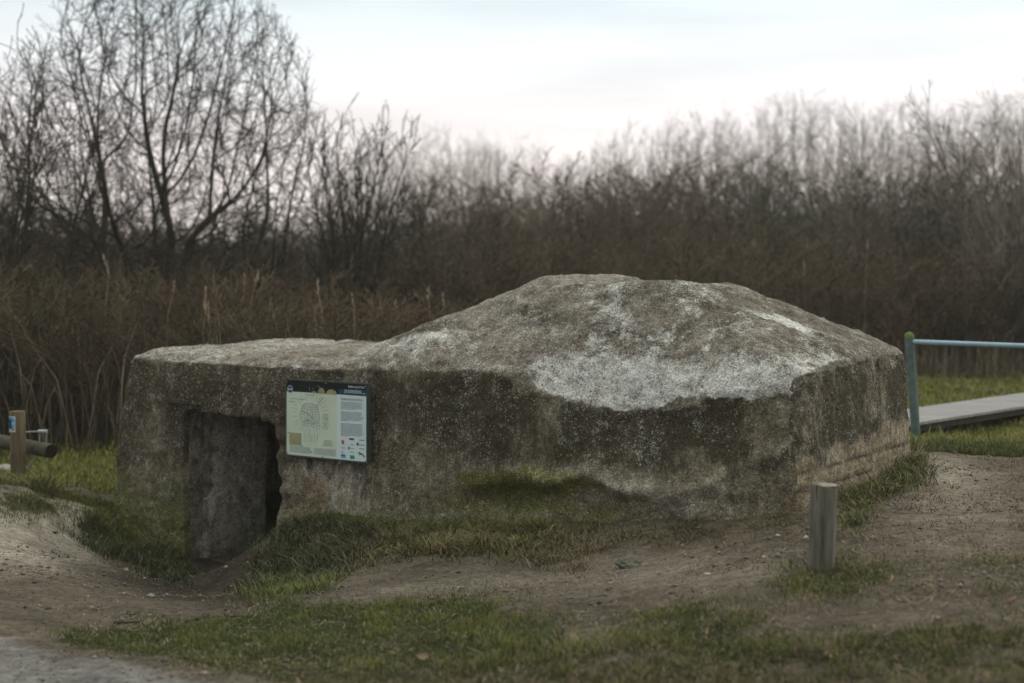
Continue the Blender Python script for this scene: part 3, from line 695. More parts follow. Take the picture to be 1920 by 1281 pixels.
for i in range(12):
    quadp(m, .46 + rr.uniform(0, .01), .53 + rr.uniform(0, .02), .42 + i * .0175, .4245 + i * .0175, 1, .0004)
m.build('map_caption', M_INK2, pan); m = MB()
for i in range(5): quadp(m, .49 - i * .006, .60 - rr.uniform(0, .03), .76 + i * .017, .766 + i * .017, 1, .0004)
m.build('map_caption', M_INK2, pan)
m = MB(); c0 = (.30, .43)
ring = [(c0[0] + .12 * math.cos(a) * (1 + .12 * math.sin(3 * a)), c0[1] + .15 * math.sin(a) * (1 + .1 * math.cos(2 * a))) for a in [k * math.pi / 9 for k in range(19)]]; linep(m, ring, .0035, 1)
for k in range(11): linep(m, [(.19 + rr.uniform(0, .06), .30 + k * .028), (.29 + rr.uniform(-.03, .03), .33 + k * .026), (.40 + rr.uniform(0, .03), .31 + k * .03)], .003, 1)
for k in range(7): linep(m, [(.20 + k * .033, .31), (.21 + k * .035 + rr.uniform(-.02, .02), .45), (.205 + k * .036, .60)], .0026, 1)
linep(m, [(.20, .40), (.29, .44), (.345, .50)], .006, 1); linep(m, [(.24, .52), (.31, .525)], .006, 1)
for k in range(30):
    a = 2 * math.pi * k / 30 + rr.uniform(-.05, .05); r1, r2 = .15 + rr.uniform(0, .02), .20 + rr.uniform(0, .06)
    linep(m, [(c0[0] + r1 * math.cos(a), c0[1] + r1 * 1.25 * math.sin(a)), (c0[0] + r2 * math.cos(a), c0[1] + r2 * 1.4 * math.sin(a))], .0028, 1)
for k in range(6): linep(m, [(.23 + k * .035, .70), (.235 + k * .03, .80)], .003, 1)
m.build('map_drawing', M_INK2, pan)
m = MB(); linep(m, [(.43, .27), (.47, .20)], .005, 1); linep(m, [(.41, .30), (.43, .26)], .004, 1); m.build('map_marking', M_RED, pan)
m = MB(); quadp(m, .04, .195, .70, .86, 1); m.build('map_inset', M_INSET, pan)
def logo(mat, *bx):
    mm = MB()
    for b in bx: quadp(mm, *b, 1)
    mm.build('logo', mat, pan)
logo(M_NAVY, (.79, .85, .705, .728)); logo(M_BLUE, (.69, .745, .925, .95)); logo(M_CYAN, (.69, .745, .954, .972)); logo(M_GREEN, (.80, .855, .925, .972)); logo(M_NAVY, (.78, .795, .815, .855))
mm = MB(); disc(mm, .712, .765, .018, .022, 1); mm.build('logo', M_RED, pan)
mm = MB(); linep(mm, [(.90, .88), (.955, .905), (.975, .935)], .011, 1); linep(mm, [(.925, .89), (.915, .915)], .01, 1); mm.build('logo', M_BROWNP, pan)
mm = MB(); disc(mm, .893, .775, .012, .016, 1, 10); mm.build('logo', M_BROWNP, pan)
mm = MB(); linep(mm, [(.715, .87), (.70, .905), (.73, .91)], .005, 1); mm.build('logo', M_INK2, pan)
mm = MB(); quadp(mm, .69, .74, .835, .845, 1); mm.build('logo_caption', M_INK2, pan)
for v in (.715, .775, .825): mm = MB(); quadp(mm, .91, .975, v, v + .012, 1); mm.build('logo_caption', M_INK2, pan)
for v in (.785, .83, .88): mm = MB(); quadp(mm, .80, .85, v, v + .008, 1); mm.build('logo_caption', M_INK2, pan)
for (u, v) in ((.012, .035), (.018, .975), (.465, .985), (.985, .985), (.505, .02), (.985, .03), (.03, .70), (.205, .865), (.325, .93)):
    mm = MB(); X, Z = (u - .5) * PW, PH * (1 - v); mm.tube([(X, -.012, Z), (X, -.0185, Z)], .0055, 10); mm.build('screw', M_STEEL, pan)

# ================================================================== wooden posts
mw = MT('weathered_wood', .9, .1)
wa = mw.noise(1, 6, .7, mw.mapped((26, 26, 2.2))); wb = mw.noise(5, 4)
cw = mw.mix(mw.rng(wa, .3, .7, 0, 1), (.05, .048, .036), (.20, .20, .17)); cw = mw.mix(mw.rng(wb, .5, .68, 0, .75), cw, (.12, .10, .045))
ck2 = mw.rng(mw.noise(1, 3, .5, mw.mapped((60, 60, 3))), .62, .68, 0, 1); cw = mw.mix(ck2, cw, (.025, .022, .018)); mw.col(cw)
mw.nor(mw.bump(ck2, -.8, .006, mw.bump(wa, .6, .008))); M_WOOD = mw.m
mw = MT('end_grain', .9, .1); cw = mw.rng(mw.noise(40, 6, .7), .3, .7, 0, 1); mw.col(mw.mix(cw, (.13, .12, .10), (.32, .31, .27))); M_END = mw.m
mw = MT('treated_wood', .85, .15); wa = mw.noise(1, 6, .7, mw.mapped((30, 30, 2.5))); cw = mw.mix(mw.rng(wa, .3, .7, 0, 1), (.055, .045, .028), (.17, .135, .085)); mw.col(cw); mw.nor(mw.bump(wa, .5, .006)); M_WOOD2 = mw.m
mw = MT('old_log', .95, .05); wa = mw.noise(1, 6, .7, mw.mapped((3, 26, 26))); cw = mw.mix(mw.rng(wa, .3, .7, 0, 1), (.045, .05, .035), (.12, .12, .085)); mw.col(cw); M_LOG = mw.m

D = 8.02; X = (1545 - 960) / F * D; zb = gz(X, D)
bol = empty('wooden_bollard', (X, D, zb)); tag(bol, 'short round grey wooden post standing in a grass tuft in front of the bunker corner', 'wooden post')
zt = EYE - (910 - HOR) / F * D - zb; m = MB(); m.tube([(-.022, 0, -.25), (-.018, 0, -.02), (-.012, 0, .1), (-.006, 0, .25), (0, 0, zt - .006), (0.001, 0, zt)], [.068, .072, .073, .074, .076, .073], 28, wob=.018, seed=2); m.build('post_shaft', M_WOOD, bol, True)
m = MB(); m.tube([(0.001, 0, zt + .0005), (0.001, .0, zt + .004)], [.0725, .070], 28); m.build('post_top', M_END, bol)

# signpost + log barrier on the left
D = 14.0; X = (33 - 960) / F * D; zb = gz(X, D)
sp = empty('signpost', (X, D, zb)); tag(sp, 'round brown wooden post carrying a small blue arrow waymarker', 'signpost')
zt = EYE - (771 - HOR) / F * D - zb; m = MB(); m.tube([(.01, 0, -.2), (.008, 0, 0), (.004, 0, .3), (-.001, 0, zt - .008), (-.001, 0, zt)], [.070, .072, .073, .075, .070], 24, wob=.01); m.build('post_shaft', M_WOOD2, sp, True)
wmk = MB()                                  # curved plate on the camera-left flank
def arcq(mb, a0, a1, z0, z1, r, n=6):
    for k in range(n):
        t0, t1 = a0 + (a1 - a0) * k / n, a0 + (a1 - a0) * (k + 1) / n
        mb.poly([(r * math.cos(t0), r * math.sin(t0), z0), (r * math.cos(t1), r * math.sin(t1), z0), (r * math.cos(t1), r * math.sin(t1), z1), (r * math.cos(t0), r * math.sin(t0), z1)])
am = math.radians(238); arcq(wmk, am - .70, am + .62, zt - .20, zt - .045, .078); 
M_PLW = m_flat('plate_white', (.55, .55, .50), .4, .4); M_ARB = m_flat('marker_blue', (.015, .33, .72), .35, .5, .03); M_ARK = m_flat('marker_black', (.01, .01, .012), .4, .4)
wp = wmk.build('waymarker_plate', M_PLW, sp)
def arcshape(pts, r):                        # pts: (angle offset, height offset) polygon wrapped on the post
    return [(r * math.cos(am + a), r * math.sin(am + a), zt - .12 + h) for a, h in pts]
m = MB(); pts = [(.55 * math.cos(t), .062 * math.sin(t)) for t in [k * math.pi / 10 for k in range(20)]]
ctr = (0, 0.008)
for i in range(20):
    a, b = pts[i], pts[(i + 1) % 20]; m.poly(arcshape([ctr, (a[0], a[1] + .008), (b[0], b[1] + .008)], .080))
m.build('waymarker_disc', M_ARB, wp)
m = MB()
for tri in ([(-.3, .03), (.12, .03), (-.1, .055)], [(-.3, -.045), (.10, -.045), (.10, .03)], [(-.3, -.045), (.10, .03), (-.3, .03)], [(-.45, -.05), (.35, -.062), (.3, -.035)]): m.poly(arcshape(tri, .0825))
m.build('waymarker_arrow', M_ARK, wp)
m = MB(); m.poly(arcshape([(-.02, -.062), (.45, -.062), (.45, -.045)], .0815)); m.build('waymarker_stripe', M_RED, wp)
for zz in (zt - .42, zt - .72):
    m = MB(); m.tube([(-.045, -.062, zz), (-.052, -.074, zz)], .013, 8); m.build('bolt', M_STEEL, sp)
lg = empty('log_barrier', (0, 0, 0)); tag(lg, 'dark round log lying level behind the signpost as a barrier', 'log barrier')
P1 = Vector(atD(96, 846, 13.98)); dr = Vector((-.72, .69, .0)); P0 = P1 + dr * 4.2; P0.z = P1.z + .02
m = MB(); m.tube([P1 + (P0 - P1) * t for t in (0, .01, .3, .6, 1)], [.066, .071, .072, .073, .075], 22, wob=.012); m.build('log', M_LOG, lg, True)
M_DARKEND = m_flat('wet_end_grain', (.02, .018, .016), .95, .05, .3, 40)
m = MB(); e = (P1 - P0).normalized(); m.tube([P1 + e * .0005, P1 + e * .004], [.0655, .063], 22); m.build('cut_end', M_DARKEND, lg)
M_GALV = m_flat('galvanised', (.30, .34, .35), .45, .5, .12, 30, metal=.3)
H1 = P1 + dr * .20 + Vector((0, 0, .07))
m = MB(); m.tube([H1 + Vector((-.02, 0, -.01)), H1 + Vector((-.02, 0, .10))], .007, 8); m.tube([H1 + Vector((.05, 0, -.01)), H1 + Vector((.05, 0, .10))], .007, 8)
m.tube([H1 + Vector((-.03, 0, .105)), H1 + Vector((.062, 0, .105))], .021, 12); m.build('hinge_bracket', M_GALV, lg, True)
m = MB(); m.tube([H1 + Vector((-.02, 0, .105)), H1 + Vector((-.26, .12, .085))], .008, 8); m.build('hinge_rod', M_GALV, lg, True)
m = MB(); m.tube([H1 + Vector((-.05, .02, -.14)), H1 + Vector((-.22, .06, -.36)), H1 + Vector((-.23, .06, -.42))], .009, 8); m.build('brace', M_GALV, lg, True)
# a far support so that the log rests on something
m = MB(); Pf = P1 + dr * 3.6; zf = gz(Pf.x, Pf.y); m.tube([(Pf.x, Pf.y, zf - .1), (Pf.x, Pf.y, Pf.z - .05)], .07, 14); m.build('support_post', M_WOOD2, lg, True)

# ================================================================== steel railing and boardwalk
M_GSTEEL = m_flat('green_steel', (.10, .145, .14), .7, .3, .35, 12); M_RAIL = m_flat('pale_steel', (.28, .42, .52), .4, .5, .1, 8); M_MOSSC = m_flat('mossy_cap', (.13, .18, .06), .95, .05, .3, 60)
D = 14.5; bx_, bz_ = (1718 - 960) / F * D, gz((1718 - 960) / F * D, D)
ral = empty('railing', (bx_, D, bz_)); tag(ral, 'green steel post with a pale blue handrail running off to the right beside the boardwalk', 'railing')
tz = EYE - (634 - HOR) / F * D - bz_; lean = (1705 - 1718) / F * D
m = MB(); m.tube([(-lean * -.2, 0, -.15), (0, 0, 0), (lean, 0, tz)], [.047, .046, .046], 18); m.build('post', M_GSTEEL, ral, True)
m = MB(); m.tube([(lean, 0, tz - .001), (lean, 0, tz + .025), (lean, 0, tz + .05), (lean, 0, tz + .062)], [.049, .049, .036, .012], 18); m.build('post_cap', M_MOSSC, ral, True)
ra = Vector(atD(1712, 641, 14.48)) - ral.location; rbb = Vector(atD(1925, 649, 13.45)) - ral.location; re = ra + (rbb - ra) * 1.9
m = MB(); m.tube([ra, re], .024, 14); m.build('handrail', M_RAIL, ral, True)
rg = ral.location + re; g2 = gz(rg.x, rg.y) - bz_
m = MB(); m.tube([(re.x, re.y, g2 - .1), (re.x, re.y, re.z + .06)], .046, 18); m.build('post', M_GSTEEL, ral, True)
# boardwalk
q0, q1 = Vector(atD(1700, 803, 15.3)), Vector(atD(1920, 765, 17.3)); q0.z = q1.z = 0.0
dirb = (q1 - q0); dirb.z = 0; dirb.normalize(); nrmb = Vector((-dirb.y, dirb.x, 0))
bw = empty('boardwalk', (q0.x, q0.y, -.02), math.atan2(dirb.y, dirb.x)); tag(bw, 'low grey timber boardwalk crossing the grass at the right', 'boardwalk')
mb_ = MT('grey_planks', .8, .2); mb_.col(mb_.mix(mb_.rng(mb_.noise(1, 4, .7, mb_.mapped((2, 1, 1))), .3, .7, 0, 1), (.20, .20, .20), (.30, .30, .30))); M_PLK = mb_.m
m = MB()
for k in range(-22, 60): m.box(k * .15, k * .15 + .142, -.03, .80, 0, .03)
m.build('deck', M_PLK, bw)
M_BEAM = m_flat('dark_beam', (.05, .045, .035), .9, .1, .3, 8)
for yy in (0.0, .72):
    m = MB(); m.box(-3.3, 9, yy, yy + .05, -.075, -.002); m.build('edge_beam', M_BEAM, bw)
for k in range(6):
    m = MB(); m.box(-3 + k * 2, -2.9 + k * 2, .06, .71, -.5, -.003); m.build('bearer', M_BEAM, bw)

# ================================================================== stones, sticks
M_STONE = m_flat('pale_stone', (.34, .33, .30), .9, .2, .25, 60, bump=.5); M_STONE2 = m_flat('grey_stone', (.20, .20, .185), .9, .2, .3, 60, bump=.5)
M_RUBBLE = m_flat('lichened_rubble', (.11, .115, .085), .95, .1, .5, 30, bump=1.0)
def stone(name, px_, py_, z_, r, flat, seed, mat, label, group=None, sub=3, rough=.25):
    x_, y_, _ = gp(px_, py_, z_); zg = gz(x_, y_); bm = bmesh.new(); bmesh.ops.create_icosphere(bm, subdivisions=sub, radius=1)
    P = np.array([v.co[:] for v in bm.verts]); n = 1 + rough * fbm(P + seed, 1.2, 3, seed) * 1.6
    for v, k_ in zip(bm.verts, n): v.co *= k_; v.co.x *= r; v.co.y *= r * .8; v.co.z *= r * flat
    me = bpy.data.meshes.new(name); bm.to_mesh(me); bm.free(); me.polygons.foreach_set('use_smooth', [True] * len(me.polygons))
    o = link(name, me, mat, None, (x_, y_, zg + r * flat * .3), seed * 1.3); tag(o, label, 'stone', group); return o
stone('rubble_lump', 1182, 1055, -.22, .085, .55, 4, M_RUBBLE, 'knobbly greenish lump of rubble beside the trodden path before the bunker', sub=4, rough=.5)
stone('stone', 282, 1138, -.62, .028, .6, 5, M_STONE2, 'rounded grey stone lying in the trodden hollow left of the sticks')
stone('stone', 8, 884, -.50, .10, .6, 6, M_STONE, 'pale stone in the grass at the left edge by the signpost')
stone('stone', 608, 1082, -.42, .012, .7, 7, M_STONE, 'tiny white pebble on the path slope below the grass bank', 'pebbles on the path')
stone('stone', 862, 1102, -.32, .020, .5, 8, M_STONE, 'small flat pale pebble in the middle of the path', 'pebbles on the path')
stone('stone', 696, 1148, -.36, .011, .6, 9, M_STONE, 'tiny pale pebble at the top edge of the front grass', 'pebbles on the path')
stone('stone', 1326, 1080, -.12, .022, .35, 10, M_STONE, 'pale flat chip on the path left of the grey bollard', 'pebbles on the path')
stone('stone', 102, 978, -.5, .022, .5, 12, M_BARK, 'dark clod lying on the pale sand at the left', 'pebbles on the path')
M_DEADLEAF = m_flat('dead_leaf', (.30, .22, .15), .8, .2, .2, 50)
for k_, (a, b, lb) in enumerate(((793, 1222, 'curled tan dead leaf in the front grass near the middle'), (1549, 1222, 'pale dead leaf in the grass below the bollard'), (1895, 1160, 'upright pale straw-coloured leaf at the right edge'), (1672, 1118, 'pale dead leaf on the soil right of the bollard'))):
    x_, y_, _ = gp(a, b, -.2 if a < 1000 else -.05); zg = gz(x_, y_); bm = bmesh.new(); bmesh.ops.create_grid(bm, x_segments=6, y_segments=4, size=1)
    for v in bm.verts:
        u_, v_ = v.co.x, v.co.y; v.co = Vector((u_ * .035, v_ * .018 * (1 - u_ * u_ * .85), .014 * u_ * u_ + .012 * v_ * v_))
    me = bpy.data.meshes.new('dead_leaf'); bm.to_mesh(me); bm.free(); o = link('dead_leaf', me, M_DEADLEAF, None, (x_, y_, zg + .035)); o.rotation_euler = (.7, .3 * k_, k_ * 1.1); tag(o, lb, 'leaf', 'dead leaves')
M_STICK = m_flat('wet_stick', (.035, .028, .02), .8, .2, .3, 30)
def stick(lines, label):
    root = None
    for i, (pts, r0, r1) in enumerate(lines):
        P = []
        for (a, b) in pts:
            zz = -.45
            for _ in range(6): x_, y_, _z = gp(a, b, zz); zz = gz(x_, y_)
            P.append((x_, y_, zz + r0 * .6))
        m = MB(); m.tube(P, [r0 + (r1 - r0) * k / (len(P) - 1) for k in range(len(P))], 7, wob=.2, seed=i)
        if root is None: root = m
        else:
            b0 = len(root.v); root.v += m.v; root.f += [tuple(b0 + q for q in f) for f in m.f]
    tag(root.build('fallen_stick', M_STICK, None, True), label, 'stick', 'sticks on the path edge')
stick([([(350, 1169), (368, 1163), (385, 1159), (392, 1156)], .012, .005), ([(372, 1165), (400, 1160), (430, 1160), (455, 1158)], .011, .004)], 'forked dark stick lying above the front grass, right of the thinner one')
stick([([(214, 1171), (235, 1169), (262, 1168)], .010, .004), ([(222, 1170), (232, 1166)], .007, .003)], 'thin dark stick lying at the left end of the front grass')

# ================================================================== grass
R = np.random.default_rng(7)
def blades(X, Y, Z, h, wd, lean, cols, droop, rng):
    """five-vertex bent blades"""
    n = len(X); a = rng.uniform(0, 2 * np.pi, n); b = rng.uniform(0, 2 * np.pi, n)
    base = np.stack([X, Y, Z - .004], 1); sidev = np.stack([np.cos(a), np.sin(a), np.zeros(n)], 1) * (wd / 2)[:, None]
    ld = np.stack([np.cos(b), np.sin(b), np.zeros(n)], 1) * (lean * h)[:, None]
    mid = base + ld * .35 + np.stack([0 * X, 0 * X, h * .58], 1)
    tip = base + ld + np.stack([0 * X, 0 * X, h * (1 - .55 * droop)], 1)
    V = np.stack([base - sidev, base + sidev, mid - sidev * .8, mid + sidev * .8, tip], 1).reshape(-1, 3)
    k = np.arange(n)[:, None] * 5; T = np.concatenate([k + np.array([[0, 1, 3]]), k + np.array([[0, 3, 2]]), k + np.array([[2, 3, 4]])], 1).reshape(-1, 3)
    cc = np.repeat(cols, 5, 0).reshape(n, 5, 3).copy(); cc[:, :2] *= .8; cc[:, 4] *= 1.1
    return V, T, cc.reshape(-1, 3)
def scatter(n, x0, x1, y0, y1, ylaw=1.0):
    y = y0 + (y1 - y0) * R.random(n) ** ylaw; return R.uniform(x0, x1, n), y
def grass_patch(n, x0, x1, y0, y1, hs, ws, name, label, margin=None):
    # sample within the widened view wedge
    y = np.sqrt(R.uniform(y0 * y0, y1 * y1, n)); x = R.uniform(-.44, .46, n) * y
    keep = (x > x0) & (x < x1); x, y = x[keep], y[keep]
    z = ground_z(x, y); g, tl, dr, sn, pv, sh = zones(x, y, z, 1.0)
    bx, by = w2b(x, y); inside = (bx > -6.85) & (bx < .02) & (by > -.0) & (by < DY + .02)
    keep = (R.random(len(x)) < g) & ~inside & (pv < .3); x, y, z, tl, dr = x[keep], y[keep], z[keep], tl[keep], dr[keep]
    n = len(x); P = np.stack([x, y, z * 0], 1); cl = fbm(P, 4, 3, 63); cl2 = fbm(P, .9, 3, 64)
    h = hs * (.45 + 1.5 * tl) * (.4 + 1.1 * R.random(n) ** 1.5) * (1 + .9 * cl)
    isdry = R.random(n) < dr; bank = tl > .5; h = h * np.where(R.random(n) < .03, 2.0, 1.0)
    lean = np.where(isdry, 1.2, .55) * R.uniform(.3, 1.4, n) + bank * .4
    gcol = np.array([.074, .108, .020]) * (1 + .35 * cl2[:, None]) ; ycol = np.array([.175, .180, .036])
    u = sstep(-.2, .6, cl)[:, None] * .6; c = gcol * (1 - u) + ycol * u
    dcol = np.array([.19, .150, .085]) * R.uniform(.5, 1.2, (n, 1)); c = np.where(isdry[:, None], dcol, c)
    dk = (tl > .42)[:, None] & (y > 10)[:, None] & ~isdry[:, None] & (x < -1)[:, None]; c = np.where(dk, np.array([.045, .060, .022]), c)
    fw = sstep(12.5, 14.5, y)[:, None]; c = np.where(isdry[:, None], c, c * (1 - fw) + np.array([.21, .225, .048]) * fw)
    c = c * R.uniform(.7, 1.3, (n, 1))
    wdv = ws * R.uniform(.6, 1.3, n) * (1 + .3 * bank)
    V, T, cc = blades(x, y, z, h, wdv, lean, c, np.where(isdry, .9, .35) * R.random(n), R)
    o = link(name, tri_mesh(name, V, T, cc), M_GRASS); tag(o, label, 'grass', kind='stuff'); return n
n1_ = grass_patch(430000, -4.5, 4.6, 5.3, 9.9, .034, .0042, 'grass', 'short green grass growing in front of the path')
n2_ = grass_patch(420000, -6.5, 6.2, 9.9, 13.7, .046, .0058, 'bank_grass', 'longer grass on the banks at the foot of the bunker')
n3_ = grass_patch(130000, -11, 12, 13.7, 24.5, .055, .014, 'lawn', 'green lawn behind the bunker and boardwalk')
print('BLADES', n1_, n2_, n3_)

# ================================================================== bare trees
def seg_mesh(name, S, nside=3, jit=0):
    """S: (n,8) p0 p1 r0 r1 -> open tapered tubes"""
    S = np.asarray(S, float); p0, p1, r0, r1 = S[:, :3], S[:, 3:6], S[:, 6], S[:, 7]; d = p1 - p0; ln = np.linalg.norm(d, axis=1, keepdims=True); d = d / np.maximum(ln, 1e-6)
    ref = np.where(np.abs(d[:, 2:3]) < .9, np.array([[0, 0, 1.]]), np.array([[1., 0, 0]])); a = np.cross(d, ref); a /= np.linalg.norm(a, axis=1, keepdims=True); b = np.cross(d, a)
    p1 = p1 + d * np.minimum(r1, .05)[:, None] * .5
    ring0, ring1 = [], []
    for k in range(nside):
        t = 2 * math.pi * k / nside; v = a * math.cos(t) + b * math.sin(t); ring0.append(p0 + v * r0[:, None]); ring1.append(p1 + v * r1[:, None])
    V = np.stack(ring0 + ring1, 1).reshape(-1, 3); k0 = np.arange(len(S))[:, None] * (2 * nside)
    Fq = np.concatenate([k0 + np.array([[k, (k + 1) % nside, nside + (k + 1) % nside, nside + k]]) for k in range(nside)], 1).reshape(-1, 4)
    return V, Fq
def grow(rng, p, d, Ln, r, lvl, P, segs):
    n = P['n'][lvl]; st = Ln / n; wob = P['wob'][lvl]; up = P['up'][lvl]; last = lvl == len(P['n']) - 1
    for i in range(n):
        d = Vector((d.x + rng.gauss(0, wob), d.y + rng.gauss(0, wob), d.z + rng.gauss(0, wob) + up)).normalized()
        q = p + d * st; t1 = (i + 1) / n; r1 = max(r * (1 - .78 * t1) , P['rmin']); r0 = max(r * (1 - .78 * i / n), P['rmin'])
        segs.append((lvl, p.x, p.y, p.z, q.x, q.y, q.z, r0, r1))
        if not last and t1 > P['st'][lvl]:
            for _ in range(P['kids'][lvl]):
                if rng.random() > P['pk'][lvl]: continue
                ax = d.orthogonal(); ax.rotate(Matrix.Rotation(rng.uniform(0, 6.283), 3, d)); cd = d.copy(); cd.rotate(Matrix.Rotation(math.radians(rng.uniform(*P['ang'][lvl])), 3, ax))
                f = rng.uniform(0, 1); cp = p.lerp(q, f)
                grow(rng, cp, cd, Ln * P['rat'][lvl] * rng.uniform(.6, 1.15) * (1 - .45 * t1), max(r0 * .58, P['rmin']), lvl + 1, P, segs)
        p = q
        if 'env' in P and lvl > 0 and not P['env'](p): return
        if 'env' in P and lvl == 0 and i > 3 and not P['env'](p): return
def tree_obj(name, segs, mt, mc, loc, tlvl=0, rotz=0):
    root = empty(name, loc, rotz); S = np.array(segs); tr = S[:, 0] <= tlvl
    for nm, mk_, ns, mt_ in (('trunk', tr, 7, mt), ('crown', ~tr, 3, mc)):
        V, Q = seg_mesh(nm, S[mk_][:, 1:], ns); link(nm, tri_mesh(nm, V, Q, None, nm == 'trunk'), mt_, root)
    return root
def colonize(rs, seeds, A, step, infl, kill, trop, iters=140, tip=.0045, expo=2.35, thick=1.0, hw=.7, nz=.16):
    g = np.random.default_rng(rs); pos, par = [], []
    for line in seeds:
        pr = -1
        for p in line: pos.append(np.array(p, float)); par.append(pr); pr = len(pos) - 1
    P = np.array(pos); d = np.linalg.norm(A[:, None] - P[None], axis=2); ni = d.argmin(1); nd = d.min(1); last = {}
    for it in range(iters):
        act = nd < infl
        if not act.any(): break
        ids, inv = np.unique(ni[act], return_inverse=True); v = A[act] - P[ni[act]]; v /= np.linalg.norm(v, axis=1, keepdims=True) + 1e-9
        sm = np.zeros((len(ids), 3)); np.add.at(sm, inv, v); sm /= np.linalg.norm(sm, axis=1, keepdims=True) + 1e-9; sm += np.array([0, 0, trop]) + g.normal(0, nz, sm.shape)
        # keep some of the parent's heading so that limbs run smoothly
        pa = np.array([par[k] for k in ids]); hd = np.where((pa >= 0)[:, None], P[ids] - P[np.maximum(pa, 0)], 0); hd /= np.linalg.norm(hd, axis=1, keepdims=True) + 1e-9; sm += hw * hd
        sm /= np.linalg.norm(sm, axis=1, keepdims=True); nw, npar = [], []
        for k, q in zip(ids, P[ids] + sm * step):
            if last.get(k, 0) > 3: continue
            last[k] = last.get(k, 0) + 1; nw.append(q); npar.append(int(k))
        if not nw: break
        b = len(P); nw = np.array(nw); P = np.vstack([P, nw]); par += npar
        d = np.linalg.norm(A[:, None] - nw[None], axis=2); j = d.argmin(1); dm = d.min(1); u = dm < nd; ni = np.where(u, j + b, ni); nd = np.minimum(nd, dm)
        k = nd > kill; A, ni, nd = A[k], ni[k], nd[k]
        if len(A) == 0: break
    n = len(P); acc = np.zeros(n); rad = np.zeros(n)
    for k in range(n - 1, -1, -1):
        rad[k] = max(tip, acc[k] ** (1 / expo)) if acc[k] > 0 else tip
        if par[k] >= 0: acc[par[k]] += rad[k] ** expo
    sg = []
    for k in range(n):
        if par[k] < 0: continue
        a, b = P[par[k]], P[k]; big = rad[k] > .03 * thick
        sg.append((0 if big else 1, a[0], a[1], a[2], b[0], b[1], b[2], min(rad[par[k]], rad[k] * 1.25), rad[k]))
    return P, par, rad, sg
def twigs(rng, P, par, rad, sg, prob, ln, rmin, thr, up=.06, kids=1):
    TP = dict(n=(4, 3), wob=(.08, .11), up=(up, up), st=(.1,), kids=(kids,), pk=(.7,), ang=((18, 50),), rat=(.55,), rmin=rmin)
    for k in range(len(P)):
        if par[k] < 0 or rad[k] > thr or rng.random() > prob: continue
        d = Vector(P[k] - P[par[k]]).normalized(); ax = d.orthogonal(); ax.rotate(Matrix.Rotation(rng.uniform(0, 6.283), 3, d)); d.rotate(Matrix.Rotation(math.radians(rng.uniform(8, 45)), 3, ax))
        t = []; grow(rng, Vector(P[k]), d, rng.uniform(.5, 1.2) * ln, rmin * 1.3, 0, TP, t); sg += [(1,) + q[1:] for q in t]
# the big spreading tree
rng = random.Random(11); g_ = np.random.default_rng(4); seeds = []
for k in range(13):
    a = (k * 2.4) % 6.283; ti = math.radians(4 + 50 * ((k * .618) % 1)); dd = np.array([math.sin(ti) * math.cos(a), math.sin(ti) * math.sin(a) * .8, math.cos(ti)])
    b0 = np.array([dd[0] * .42, dd[1] * .4, 0.12]); ln = [np.zeros(3)]
    for q in range(19):
        ln.append(b0.copy()); dd = dd + g_.normal(0, .035, 3) + np.array([0, 0, .006]); dd /= np.linalg.norm(dd); b0 = b0 + dd * .13
    seeds.append(ln)
AT = g_.uniform(-1, 1, (30000, 3)); rho = np.linalg.norm(AT, axis=1); AT = AT[rho < 1]; rho = rho[rho < 1]; AT = AT[g_.random(len(AT)) < .18 + .82 * rho ** 3]
AT = AT * np.array([2.68, 2.4, 3.6]) * (1 + .07 * np.sin(AT[:, :1] * 7 + AT[:, 2:] * 5)) + np.array([0, 0, 3.35]); AT = AT[(np.hypot(AT[:, 0], AT[:, 1]) < .9 + AT[:, 2] * .62) & (AT[:, 2] > 1.3)][:5600]
Pn, par_, rad_, segs = colonize(5, seeds, AT, .12, 1.3, .19, .02, expo=1.88, hw=1.5, nz=.08)
twigs(rng, Pn, par_, rad_, segs, .85, .42, .0036, .012, .04, 1)
print('BIG', len(Pn), len(segs))
bx0, by0 = (300 - 960) / F * 24, 24.0
print('BIG', len(segs))
bt = tree_obj('spreading_tree', segs, M_BARK, M_BARK, (bx0, by0, gz(bx0, by0))); tag(bt, 'large many-stemmed leafless tree with a broad dark crown at the upper left', 'tree', 'bare trees')

